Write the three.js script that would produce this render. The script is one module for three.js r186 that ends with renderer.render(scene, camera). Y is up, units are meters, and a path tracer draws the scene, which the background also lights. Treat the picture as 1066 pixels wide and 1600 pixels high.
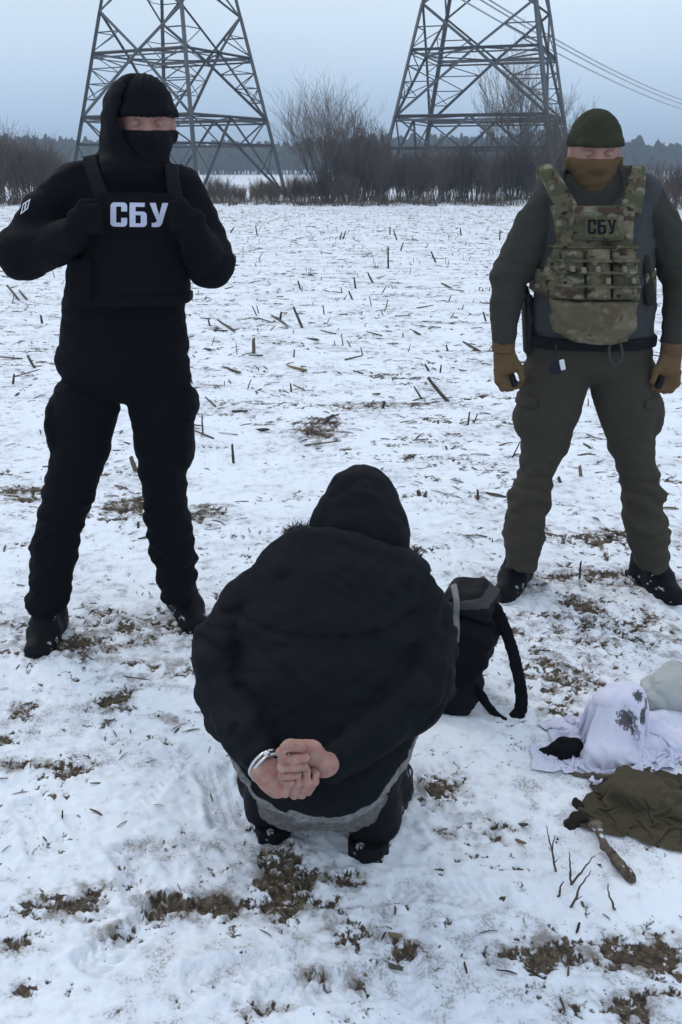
import * as THREE from 'three';
import { mergeGeometries } from 'three/addons/utils/BufferGeometryUtils.js';

// ---------------------------------------------------------------- camera, sky, sun, exposure
const scene = new THREE.Scene();
const EYE = 1.58, PITCH = 19.19 * Math.PI / 180, FOV = 55, FOCAL = 800 / Math.tan(FOV * Math.PI / 360);
const camera = new THREE.PerspectiveCamera(FOV, 1066 / 1600, 0.05, 3000);
camera.position.set(0, EYE, 0);
camera.lookAt(0, EYE - Math.sin(PITCH), -Math.cos(PITCH));
camera.updateMatrixWorld();
const renderer = new THREE.WebGLRenderer({ antialias: true });
renderer.setSize(682, 1024);
renderer.toneMapping = THREE.LinearToneMapping;
renderer.toneMappingExposure = 1.06;
renderer.shadowMap.enabled = true;

// ---------------------------------------------------------------- noise
let seedState = 12345;
function rnd() { seedState = (seedState + 0x6d2b79f5) | 0; let t = Math.imul(seedState ^ (seedState >>> 15), 1 | seedState); t = (t + Math.imul(t ^ (t >>> 7), 61 | t)) ^ t; return ((t ^ (t >>> 14)) >>> 0) / 4294967296; }
const rr = (a, b) => a + (b - a) * rnd();
const PERM = new Uint8Array(512);
{ const p = [...Array(256).keys()]; for (let i = 255; i > 0; i--) { const j = Math.floor(rnd() * (i + 1)); [p[i], p[j]] = [p[j], p[i]]; } for (let i = 0; i < 512; i++) PERM[i] = p[i & 255]; }
const fade = (t) => t * t * t * (t * (t * 6 - 15) + 10);
const GX = [], GY = []; for (let i = 0; i < 256; i++) { const a = i * 2.399963; GX.push(Math.cos(a) * 1.4); GY.push(Math.sin(a) * 1.4); }
function n2(x, y) {
  const xi = Math.floor(x), yi = Math.floor(y), fx = x - xi, fy = y - yi, X = xi & 255, Y = yi & 255;
  const u = fade(fx), v = fade(fy), a = PERM[X] + Y, b = PERM[X + 1] + Y;
  const g00 = PERM[a], g10 = PERM[b], g01 = PERM[a + 1], g11 = PERM[b + 1];
  const p = GX[g00] * fx + GY[g00] * fy, q = GX[g10] * (fx - 1) + GY[g10] * fy, r = GX[g01] * fx + GY[g01] * (fy - 1), s = GX[g11] * (fx - 1) + GY[g11] * (fy - 1);
  const m = p + u * (q - p), n = r + u * (s - r);
  return m + v * (n - m);
}
const grad3 = (h, x, y, z) => { const a = h & 15, u = a < 8 ? x : y, v = a < 4 ? y : a === 12 || a === 14 ? x : z; return ((a & 1) ? -u : u) + ((a & 2) ? -v : v); };
function n3(x, y, z) {
  const xi = Math.floor(x), yi = Math.floor(y), zi = Math.floor(z), X = xi & 255, Y = yi & 255, Z = zi & 255;
  x -= xi; y -= yi; z -= zi;
  const u = fade(x), v = fade(y), w = fade(z), A = PERM[X] + Y, AA = PERM[A & 511] + Z, AB = PERM[(A + 1) & 511] + Z, B = PERM[X + 1] + Y, BA = PERM[B & 511] + Z, BB = PERM[(B + 1) & 511] + Z;
  const l = (t, a, b) => a + t * (b - a), P = (i) => PERM[i & 511];
  return l(w, l(v, l(u, grad3(P(AA), x, y, z), grad3(P(BA), x - 1, y, z)), l(u, grad3(P(AB), x, y - 1, z), grad3(P(BB), x - 1, y - 1, z))),
    l(v, l(u, grad3(P(AA + 1), x, y, z - 1), grad3(P(BA + 1), x - 1, y, z - 1)), l(u, grad3(P(AB + 1), x, y - 1, z - 1), grad3(P(BB + 1), x - 1, y - 1, z - 1))));
}
const fbm = (x, y, o) => { let s = 0, a = 0.5; for (let i = 0; i < o; i++) { s += a * n2(x, y); x = x * 2.03 + 17.1; y = y * 2.03 + 9.7; a *= 0.5; } return s; };
const clamp = (x, a, b) => x < a ? a : x > b ? b : x;
const sstep = (a, b, x) => { const t = clamp((x - a) / (b - a), 0, 1); return t * t * (3 - 2 * t); };
const lerp = (a, b, t) => a + (b - a) * t;

// sky: a closed winter overcast, a little brighter overhead and bluer towards the horizon
{
  const W = 512, H = 256, data = new Float32Array(W * H * 4);
  for (let j = 0; j < H; j++) {
    const el = (j + 0.5) / H * Math.PI - Math.PI / 2, s = Math.sin(el);
    for (let i = 0; i < W; i++) {
      const az = (i + 0.5) / W * Math.PI * 2, cx = Math.cos(az), cz = Math.sin(az), hgt = Math.max(s, 0);
      const k = sstep(0, 0.17, hgt), k2 = sstep(0.12, 0.95, hgt);
      const cl = 1 + 0.07 * n3(cx * 2.2 + 5, s * 9, cz * 2.2) + 0.04 * n3(cx * 5, s * 22 + 3, cz * 5);
      const col = [lerp(lerp(0.43, 0.71, k), 0.80, k2), lerp(lerp(0.595, 0.85, k), 0.88, k2), lerp(lerp(0.81, 0.99, k), 1.0, k2)];
      const o = (j * W + i) * 4;
      for (let c = 0; c < 3; c++) data[o + c] = col[c] * cl;
      data[o + 3] = 1;
    }
  }
  const sky = new THREE.DataTexture(data, W, H, THREE.RGBAFormat, THREE.FloatType);
  sky.mapping = THREE.EquirectangularReflectionMapping; sky.magFilter = THREE.LinearFilter; sky.needsUpdate = true;
  scene.background = sky; scene.environment = sky;
}
const sun = new THREE.DirectionalLight(0xfff3e6, 0.9);
sun.name = 'sun'; sun.position.set(-8, 10, -15); sun.target.position.set(0, 0, -3);
sun.castShadow = true; sun.shadow.radius = 40; sun.shadow.mapSize.set(2048, 2048);
Object.assign(sun.shadow.camera, { left: -20, right: 20, top: 20, bottom: -20, near: 0.5, far: 80 });
scene.add(sun, sun.target);
scene.fog = new THREE.FogExp2(0xb9c9dc, 0.0013);

// ---------------------------------------------------------------- layout helpers
const V = (x, y, z) => new THREE.Vector3(x, y, z);
const CP = Math.cos(PITCH), SP = Math.sin(PITCH);
// the sight line through a point of the photograph, met at ground distance D
function at(px, py, D) {
  const a = (px - 533) / FOCAL, b = (800 - py) / FOCAL, dy = b * CP - SP, dz = CP + b * SP;
  return V(a * D / dz, EYE + dy * D / dz, -D);
}
function onGround(px, py, h = 0) {
  const b = (800 - py) / FOCAL, dy = b * CP - SP, dz = CP + b * SP, D = (EYE - h) * dz / -dy;
  return at(px, py, D);
}
const depthOf = (p) => (-p.z) * CP + (EYE - p.y) * SP;         // distance along the lens axis
const mpp = (p) => depthOf(p) / FOCAL;                          // metres for one photograph pixel there
const names = new Map();
function numbered(n) { const k = names.get(n) || 0; names.set(n, k + 1); return k ? n + '_' + String(k).padStart(3, '0') : n; }
function mesh(name, geo, mat, parent) { const m = new THREE.Mesh(geo, mat); m.name = parent && parent !== scene ? name : numbered(name); m.castShadow = m.receiveShadow = true; (parent || scene).add(m); return m; }
function tag(o, label, category, group, kind) { o.userData.label = label; if (category) o.userData.category = category; if (group) o.userData.group = group; if (kind) o.userData.kind = kind; return o; }
function thing(name, label, category, group) { const g = new THREE.Group(); g.name = numbered(name); scene.add(g); return tag(g, label, category, group); }
const mat = (r, g, b, rough = 0.9, extra = {}) => new THREE.MeshPhysicalMaterial({ color: new THREE.Color().setRGB(r, g, b), roughness: rough, specularIntensity: 0.35, ...extra });

// ---------------------------------------------------------------- the snow-covered stubble field
// [photo x, photo y, half-width px, half-height px, strength] of the bare patches
const PATCHES = [
  [120, 1012, 70, 22, .85], [210, 985, 120, 26, .55], [20, 990, 60, 25, .45], [180, 1100, 26, 20, .9], [95, 1200, 45, 13, .85], [20, 1195, 24, 13, .8], [28, 1112, 24, 15, .75], [272, 1132, 24, 10, .7], [10, 1150, 14, 9, .7],
  [345, 1412, 130, 19, .95], [430, 1355, 40, 48, .85], [485, 1372, 75, 16, .95], [455, 1410, 90, 22, .75], [110, 1408, 70, 22, .7], [140, 1385, 50, 16, .6], [180, 1452, 40, 18, .75], [20, 1470, 25, 14, .7], [45, 1545, 22, 16, .6],
  [855, 1482, 70, 28, .95], [1000, 1492, 90, 28, .95], [960, 1572, 55, 22, .7], [1050, 1560, 40, 16, .6], [640, 1480, 34, 34, .6], [490, 1530, 26, 18, .75], [540, 1455, 60, 30, .5], [415, 1575, 40, 20, .6], [560, 1540, 20, 14, .5],
  [680, 1235, 44, 24, .85], [720, 1300, 60, 30, .42], [780, 1300, 30, 20, .4], [930, 905, 150, 22, .5], [910, 945, 34, 18, .85], [980, 985, 130, 34, .52], [880, 1060, 66, 44, .68], [800, 985, 60, 30, .35], [940, 838, 110, 15, .62],
  [210, 790, 44, 15, .8], [320, 803, 40, 13, .75], [500, 676, 32, 14, .8], [30, 775, 50, 14, .6], [620, 632, 110, 9, .55], [230, 1050, 70, 20, .45], [150, 960, 40, 12, .55], [880, 1130, 40, 20, .5], [600, 1420, 60, 12, .3], [300, 1320, 80, 12, .25], [230, 1330, 50, 14, .3],
].map(([px, py, w, h, s]) => { const c = onGround(px, py), e = onGround(px + w, py), f = onGround(px, py - h); return { x: c.x, z: c.z, w: Math.abs(e.x - c.x), h: Math.abs(f.z - c.z), s }; });
// trodden snow: [x px, y px, radius m]
const TROD = [[150, 1000, .5], [480, 1330, .5], [930, 950, .7], [740, 1280, .4], [330, 1300, .35], [880, 1050, .4], [520, 1460, .5]].map(([px, py, r]) => { const c = onGround(px, py); return { x: c.x, z: c.z, r }; });
let patchHere = 0;   // how deep inside a bare patch the last point lay
function bare(x, z) {
  const d = -z;
  let e = 0;
  if (d < 7) for (const p of PATCHES) { const u = (x - p.x) / p.w, v = (z - p.z) / p.h, q = u * u + v * v; if (q < 6) e = Math.max(e, p.s * Math.exp(-q * 0.7)); }
  patchHere = e;
  const wob = fbm(x * 3.1, z * 3.1, 3), n = fbm(x * 11 + 3, z * 13, 4), fine = fbm(x * 44, z * 44, 3) + 0.55 * fbm(x * 150 + 5, z * 150, 2);
  const streak = fbm(x * 0.9 + 40, z * 2.6 + 11, 4) + 0.45 * fbm(x * 4.2, z * 9.5 + 20, 3);
  const far = sstep(2.9, 5.5, d), v = e * 0.92 + wob * 0.25 + n * 0.95 + fine * 0.85 - 0.47 + far * (streak * 0.8 + 0.05);
  return sstep(-0.02, 0.2, v);
}
const PRINTS = [[345, 1245, 18, 1], [205, 1455, -35, 1], [505, 1548, -80, 1], [390, 1515, -70, 0.8], [215, 1370, 25, 0.7], [640, 1560, 10, 0.7], [700, 1395, 80, 0.7], [60, 1290, 30, 0.6], [830, 1010, -20, 0.8], [250, 1215, 160, 0.5]].map(([px, py, a, s]) => { const c = onGround(px, py); return { x: c.x, z: c.z, c: Math.cos(a * Math.PI / 180), s: Math.sin(a * Math.PI / 180), k: s }; });
function height(x, z, m) {
  const d = -z;
  let h = 0.03 * fbm(x * 0.55, z * 0.9 + 7, 2) + 0.022 * fbm(x * 2.3 + 4, z * 4.2, 3) + 0.005 * fbm(x * 13, z * 17, 2);
  if (d < 9) {
    if (m === undefined) m = bare(x, z);
    let t = 0.45; for (const p of TROD) { const q = ((x - p.x) ** 2 + (z - p.z) ** 2) / (p.r * p.r); if (q < 4) t = Math.max(t, Math.exp(-q)); }
    const chunk = Math.max(0, fbm(x * 21, z * 23 + 9, 3) + 0.05);
    h += t * 0.03 * chunk + t * 0.006 * Math.max(0, fbm(x * 60, z * 62, 2));
    h += m * (0.013 * fbm(x * 30, z * 30, 3) + 0.0035 * n2(x * 95, z * 95)) + (1 - m) * 0.009;
    for (const p of PRINTS) {
      const dx = x - p.x, dz = z - p.z, u = dx * p.s + dz * p.c, v = dx * p.c - dz * p.s;
      if (Math.abs(u) < 0.19 && Math.abs(v) < 0.08) {
        const hw = 0.047 - 0.012 * Math.exp(-((u + 0.03) ** 2) / 0.002), e = Math.max(Math.abs(v) - hw, Math.abs(u) - 0.135 + 4 * v * v);
        const inn = 1 - sstep(-0.006, 0.008, e), bars = Math.abs(v) < 0.006 ? 0 : sstep(-0.2, 0.3, Math.sin((u + Math.abs(v) * 0.7) * 2 * Math.PI / 0.026));
        h += p.k * (-0.014 * inn + 0.010 * inn * bars + 0.006 * Math.exp(-((e - 0.012) ** 2) / 0.0002));
      }
    }
  }
  return h - 0.006;
}
function groundColor(x, z, m, out) {
  const g = fbm(x * 60 + 8, z * 60, 3), b = fbm(x * 17, z * 17 + 5, 3), sp = fbm(x * 150, z * 150, 2);
  // earth, straw crumbs and damp leaf litter
  const t = clamp(0.5 + g * 1.6, 0, 1), straw = sstep(0.16, 0.3, sp + b * 0.3);
  let r = lerp(0.034, 0.115, t), gg = lerp(0.027, 0.088, t), bb = lerp(0.021, 0.062, t);
  r = lerp(r, 0.22, straw * 0.55); gg = lerp(gg, 0.18, straw * 0.55); bb = lerp(bb, 0.125, straw * 0.55);
  // snow, thin and grainy in places where the soil stains it
  const thin = clamp(0.10 + b * 0.55 + g * 0.3 + fbm(x * 2.2, z * 2.9 + 31, 3) * 0.7 + patchHere * (0.45 + b), 0, 1), grit = sstep(0.26, 0.4, sp + b * 0.6 + thin * 0.3) * sstep(0.12, 0.4, thin + m);
  const mud = clamp(patchHere * 1.1 * (0.6 + b * 2 + g) - 0.1, 0, 0.75);   // slush stirred into the earth round the bare patches
  let sr = lerp(0.77, 0.42, thin), sg = lerp(0.82, 0.45, thin), sb = lerp(0.89, 0.51, thin);
  sr = lerp(sr, 0.24, mud); sg = lerp(sg, 0.215, mud); sb = lerp(sb, 0.19, mud);
  sr = lerp(sr, 0.2, grit * 0.5); sg = lerp(sg, 0.18, grit * 0.5); sb = lerp(sb, 0.16, grit * 0.5);
  out[0] = lerp(sr, r, m); out[1] = lerp(sg, gg, m); out[2] = lerp(sb, bb, m);
}
const toS = (c) => c <= 0.0031308 ? c * 12.92 * 255 : (1.055 * Math.pow(c, 1 / 2.4) - 0.055) * 255;
const S_LUT = new Uint8Array(4097); for (let i = 0; i < 4097; i++) S_LUT[i] = Math.round(toS(i / 4096));
function groundTexture(x0, x1, z0, z1, W, H, channel) {
  const d = new Uint8Array(W * H * 4), o = [0, 0, 0];
  for (let j = 0; j < H; j++) for (let i = 0; i < W; i++) {
    const x = lerp(x0, x1, (i + 0.5) / W), z = lerp(z0, z1, (j + 0.5) / H), m = bare(x, z);
    groundColor(x, z, m, o);
    const k = (j * W + i) * 4;
    d[k] = S_LUT[o[0] * 4096 | 0]; d[k + 1] = S_LUT[o[1] * 4096 | 0]; d[k + 2] = S_LUT[o[2] * 4096 | 0]; d[k + 3] = 255;
  }
  const t = new THREE.DataTexture(d, W, H); t.colorSpace = THREE.SRGBColorSpace; t.magFilter = THREE.LinearFilter; t.wrapS = t.wrapT = THREE.MirroredRepeatWrapping; t.channel = channel; t.needsUpdate = true;
  return t;
}
{
  const xs = [0], zs = [];
  { let x = 0; while (x < 420) { x += 0.0075 * Math.max(1, Math.pow(x / 1.25, 1.7)); xs.push(x); xs.unshift(-x); } }
  { let d = -2.0; while (d < 900) { zs.push(-d); const step = d < 0.9 ? 0.05 : 0.0062 * Math.max(1, Math.pow(d / 1.7, 1.9)); d += Math.min(step, 14); } }
  const nx = xs.length, nz = zs.length, pos = new Float32Array(nx * nz * 3), R = [[-1.7, 1.7, -0.9, -4.3], [-9, 9, -4.3, -22.3], [-45, 45, -22.3, -85]];
  const uvs = R.map(() => new Float32Array(nx * nz * 2)), idx = [[], [], []];
  for (let j = 0; j < nz; j++) for (let i = 0; i < nx; i++) {
    const k = j * nx + i, x = xs[i], z = zs[j];
    pos[k * 3] = x; pos[k * 3 + 2] = z;
    const edge = sstep(42, 47, -z) * (1 - sstep(49, 58, -z));
    pos[k * 3 + 1] = -z > 60 ? 0 : height(x, z) + edge * 0.18 * (0.6 + n2(x * 0.4, 3) + 0.5 * n2(x * 1.7, z));
    R.forEach(([x0, x1, z0, z1], c) => { uvs[c][k * 2] = (x - x0) / (x1 - x0); uvs[c][k * 2 + 1] = (z - z0) / (z1 - z0); });
  }
  for (let j = 0; j < nz - 1; j++) for (let i = 0; i < nx - 1; i++) {
    const x = (xs[i] + xs[i + 1]) / 2, z = (zs[j] + zs[j + 1]) / 2, a = j * nx + i;
    const g = z < -22.3 ? 2 : (z > -4.3 && Math.abs(x) < 1.7) ? 0 : 1;
    idx[g].push(a, a + 1, a + nx, a + 1, a + nx + 1, a + nx);
  }
  const geo = new THREE.BufferGeometry();
  geo.setAttribute('position', new THREE.BufferAttribute(pos, 3));
  uvs.forEach((u, c) => geo.setAttribute(c ? 'uv' + c : 'uv', new THREE.BufferAttribute(u, 2)));
  const total = idx[0].length + idx[1].length + idx[2].length, all = new Uint32Array(total);
  let o = 0; idx.forEach((l, c) => { all.set(l, o); geo.addGroup(o, l.length, c); o += l.length; });
  geo.setIndex(new THREE.BufferAttribute(all, 1)); geo.computeVertexNormals();
  const mats = R.map(([x0, x1, z0, z1], c) => new THREE.MeshPhysicalMaterial({ map: groundTexture(x0, x1, z0, z1, c === 2 ? 1024 : 2048, c === 2 ? 1024 : 2048, c), roughness: 0.85, specularIntensity: 0.3 }));
  const m = mesh('snow_field', geo, mats);
  tag(m, 'thin wet snow over a harvested maize field with bare earth showing through', 'field', null, 'structure');
}

// ---------------------------------------------------------------- lattice pylons
const steel = [mat(0.10, 0.108, 0.12, 0.7, { metalness: 0.2 }), mat(0.12, 0.13, 0.142, 0.7, { metalness: 0.2 }), mat(0.062, 0.067, 0.075, 0.7, { metalness: 0.2 })];
const angleGeo = (() => {   // an L-section bar of unit length along +y
  const t = 0.16, s = new THREE.Shape([new THREE.Vector2(-.5, -.5), new THREE.Vector2(.5, -.5), new THREE.Vector2(.5, -.5 + t), new THREE.Vector2(-.5 + t, -.5 + t), new THREE.Vector2(-.5 + t, .5), new THREE.Vector2(-.5, .5)]);
  const g = new THREE.ExtrudeGeometry(s, { depth: 1, bevelEnabled: false }); g.rotateX(-Math.PI / 2); return g;
})();
const UP = V(0, 1, 0);
function bar(name, a, b, w, m, parent, spin = 0) {
  const o = mesh(name, angleGeo, m, parent), d = b.clone().sub(a), L = d.length();
  o.position.copy(a); o.quaternion.setFromUnitVectors(UP, d.divideScalar(L)); o.rotateY(spin); o.scale.set(w * .8, L, w * .8);
  return o;
}
function pylon(label, cx, D, yaw, R0, slope, levels) {
  const t = thing('lattice_pylon', label, 'pylon', 'steel pylons beyond the field');
  t.position.set(cx, 0, -D);
  const corner = (i, h) => { const a = yaw + i * Math.PI / 2, r = R0 - slope * h; return V(Math.sin(a) * r, h, Math.cos(a) * r); };
  const { C, B, A, T, U, T2, top } = levels, mid = (i, h) => corner(i, h).add(corner(i + 1, h)).multiplyScalar(0.5);
  for (let i = 0; i < 4; i++) {
    bar('leg', corner(i, -0.4), corner(i, B), 0.27, steel[0], t, yaw + i * Math.PI / 2); bar('leg', corner(i, B), corner(i, T), 0.25, steel[1], t, yaw + i * Math.PI / 2); bar('leg', corner(i, T), corner(i, top), 0.22, steel[0], t, yaw + i * Math.PI / 2);
  }
  const on = (p, q, k) => p.clone().lerp(q, k);
  for (let i = 0; i < 4; i++) {
    const j = i + 1, m = steel[(i + 1) % 3];
    for (const [h, w] of [[C, 0.15], [B, 0.19], [A, 0.17], [U, 0.14]]) bar('horizontal_beam', corner(i, h), corner(j, h), w, steel[(i + 2) % 3], t);
    // second rail of the double frames, and the plan bracing between mid-points
    for (const h of [B, A]) { bar('horizontal_beam', corner(i, h - 0.22), corner(j, h - 0.22), 0.09, m, t); bar('plan_brace', mid(i, h), mid(j, h), 0.10, steel[2], t); }
    const mB = mid(i, B), mA = mid(i, A), mU = mid(i, U);
    for (const [p, q] of [[i, j], [j, i]]) {
      // mid B -> foot, mid A -> leg at B, leg at T -> mid A, leg at T -> mid U, T2 -> mid U
      const foot = corner(p, 0), kC = (B - C) / B, dC = on(mB, foot, kC);
      bar('diagonal_brace', mB, foot, 0.15, m, t);
      bar('diagonal_brace', mA, corner(p, B), 0.15, m, t);
      bar('diagonal_brace', corner(p, T), mA, 0.14, m, t);
      bar('diagonal_brace', corner(p, T), mU, 0.13, m, t);
      bar('diagonal_brace', corner(p, T2), mU, 0.12, m, t);
      bar('small_brace', corner(p, B), dC, 0.09, m, t);
      bar('small_brace', corner(p, C), on(mB, foot, kC + (1 - kC) * 0.5), 0.07, m, t);
      // secondary lacing between leg and diagonal: B..A
      const dg = (k) => on(corner(p, B), mA, k), lg = (k) => corner(p, lerp(B, A, k));
      for (const k of [0.28, 0.52, 0.76]) bar('small_brace', lg(k), dg(k), 0.06, m, t);
      bar('small_brace', lg(0.02), dg(0.28), 0.05, m, t); bar('small_brace', lg(0.28), dg(0.52), 0.06, m, t); bar('small_brace', lg(0.52), dg(0.28), 0.05, m, t); bar('small_brace', lg(0.76), dg(0.52), 0.06, m, t); bar('small_brace', lg(0.98), dg(0.76), 0.06, m, t);
      // A..T
      const du = (k) => on(mA, corner(p, T), k), lu = (k) => corner(p, lerp(A, T, k));
      bar('small_brace', lu(0.5), du(0.5), 0.07, m, t); bar('small_brace', lu(0.05), du(0.5), 0.07, m, t);
      const dv = (k) => on(corner(p, T), mU, k), lv = (k) => corner(p, lerp(T, U, k));
      bar('small_brace', lv(0.5), dv(0.5), 0.06, m, t); bar('small_brace', lv(0.98), dv(0.5), 0.06, m, t);
    }
  }
  // upper body, above the picture
  const hs = []; for (let h = T2; h < top; h += 1.9) hs.push(h); hs.push(top);
  for (let n = 0; n + 1 < hs.length; n++) for (let i = 0; i < 4; i++) {
    bar('horizontal_beam', corner(i, hs[n + 1]), corner(i + 1, hs[n + 1]), 0.1, steel[1], t);
    bar('diagonal_brace', corner(i, hs[n]), corner(i + 1, hs[n + 1]), 0.09, steel[0], t); bar('diagonal_brace', corner(i + 1, hs[n]), corner(i, hs[n + 1]), 0.09, steel[2], t);
  }
  return t;
}
const lv = { C: 2.95, B: 4.4, A: 7.75, T: 9.9, U: 11.9, T2: 13.6, top: 21 };
{
  const a = at(279, 240, 62), b = at(753, 240, 63);
  pylon('grey steel lattice pylon rising behind the man in the black hood', a.x, 62, 17 * Math.PI / 180, 6.5, 0.256, lv);
  pylon('grey steel lattice pylon between the bare tree and the man in camouflage vest', b.x, 63, 27 * Math.PI / 180, 7.25, 0.277, { C: 2.75, B: 4.45, A: 7.95, T: 10.3, U: 12.4, T2: 14.1, top: 21 });
}
// ---------------------------------------------------------------- power lines: three conductors sagging off to the right
{
  const m = mat(0.42, 0.43, 0.45, 0.6);
  const ends = [[[742, -6], [1090, 170]], [[752, -8], [1090, 163]], [[716, -4], [1090, 178]]], where = ['upper', 'middle', 'lower'];
  ends.forEach(([p, q], i) => {
    const a = at(...p, 64), b = at(...q, 130), dir = b.clone().sub(a), pts = [];
    for (let k = -8; k <= 40; k++) { const s = k / 20, v = a.clone().addScaledVector(dir, s); v.y += (s * s - s) * 2.6; pts.push(v); }
    const g = new THREE.TubeGeometry(new THREE.CatmullRomCurve3(pts), 96, 0.055, 5);
    tag(mesh('power_line', g, m), 'pale sagging power conductor behind the pylon, ' + where[i] + ' of the three', 'power line', 'power lines crossing the sky');
  });
}

// ---------------------------------------------------------------- bare trees and bushes
function twigGeo(segs, sides = 4) {   // segs: [a, b, ra, rb]
  const pos = [], idx = [], d = V(), u = V(), w = V();
  for (const [a, b, ra, rb] of segs) {
    d.copy(b).sub(a).normalize(); u.set(Math.abs(d.y) > 0.9 ? 1 : 0, Math.abs(d.y) > 0.9 ? 0 : 1, 0).cross(d).normalize(); w.copy(d).cross(u);
    const o = pos.length / 3;
    for (const [c, r] of [[a, ra], [b, rb]]) for (let i = 0; i < sides; i++) { const t = i / sides * Math.PI * 2, x = Math.cos(t) * r, y = Math.sin(t) * r; pos.push(c.x + u.x * x + w.x * y, c.y + u.y * x + w.y * y, c.z + u.z * x + w.z * y); }
    for (let i = 0; i < sides; i++) { const j = (i + 1) % sides; idx.push(o + i, o + j, o + sides + i, o + j, o + sides + j, o + sides + i); }
  }
  const g = new THREE.BufferGeometry(); g.setAttribute('position', new THREE.Float32BufferAttribute(pos, 3)); g.setIndex(idx); g.computeVertexNormals(); return g;
}
function grow(segs, p, dir, len, r, depth, o) {
  const n = depth >= o.depth ? 2 : 4; let q = p.clone(), d = dir.clone(), rad = r;
  for (let i = 0; i < n; i++) {
    d.add(V(rr(-1, 1), rr(-1, 1), rr(-1, 1)).multiplyScalar(o.bend)); d.y += o.lift; d.normalize();
    const e = q.clone().addScaledVector(d, len / n), r2 = Math.max(rad * 0.84, o.min);
    segs[Math.min(depth, 1)].push([q, e, rad, r2]);
    if (depth < o.depth && (i > 0 || depth > 0)) {
      const kids = depth === 0 ? o.kids0 : o.kids;
      for (let k = 0; k < kids; k++) if (rnd() < 0.85) {
        const side = V(rr(-1, 1), rr(-0.2, 0.7), rr(-1, 1)).normalize(), dd = d.clone().multiplyScalar(1).addScaledVector(side, o.spread).normalize();
        grow(segs, e, dd, len * rr(0.42, 0.72), r2 * 0.55, depth + 1, o);
      }
    }
    q = e; rad = r2;
  }
}
function bareTree(label, name, px, D, stems, hgt, lean, o, category = 'tree', group) {
  const base = at(px, 300, D), t = thing(name, label, category, group), segs = [[], []];
  t.position.set(base.x, 0, -D); t.scale.setScalar(o.scale || 1);
  for (let i = 0; i < stems; i++) {
    const a = i / stems * 6.283 + rr(-0.4, 0.4), d = V(Math.cos(a) * lean * rr(0.2, 1), 1, Math.sin(a) * lean * rr(0.2, 1)).normalize();
    grow(segs, V(Math.cos(a) * 0.2 * rr(0.3, 1.6), -0.1, Math.sin(a) * 0.2), d, hgt * rr(0.72, 1), o.r, 0, o);
  }
  mesh('trunk', twigGeo(segs[0], 5), o.bark, t); mesh('crown', twigGeo(segs[1], 3), o.twig, t);
  return t;
}
const bark = mat(0.085, 0.074, 0.068), twig = mat(0.135, 0.11, 0.097), redTwig = mat(0.14, 0.105, 0.085), greyTwig = mat(0.15, 0.138, 0.125);
const treeO = { depth: 3, bend: 0.09, lift: 0.04, spread: 0.62, kids0: 3, kids: 2, r: 0.055, min: 0.0075, bark, twig };
bareTree('bare many-stemmed tree with a rounded crown standing between the two pylons', 'bare_tree', 513, 50, 11, 4.6, 0.9, { ...treeO, scale: 0.68, min: 0.0062 });
bareTree('slim bare tree with upright twigs in front of the pylon by the camouflaged man', 'bare_tree', 800, 49, 5, 4.9, 0.22, { ...treeO, scale: 0.76, spread: 0.45, r: 0.04, bark: greyTwig, twig: greyTwig });
bareTree('bare sapling with wide twigs right behind the shoulder of the man in camouflage vest', 'bare_tree', 862, 48, 4, 4.2, 0.35, { ...treeO, scale: 0.76, spread: 0.5, r: 0.035, bark: greyTwig, twig: greyTwig });
bareTree('low bare sapling just past the edge of the rounded bare tree', 'bare_tree', 585, 51, 4, 3.2, 0.3, { ...treeO, scale: 0.7, r: 0.03 });
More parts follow.
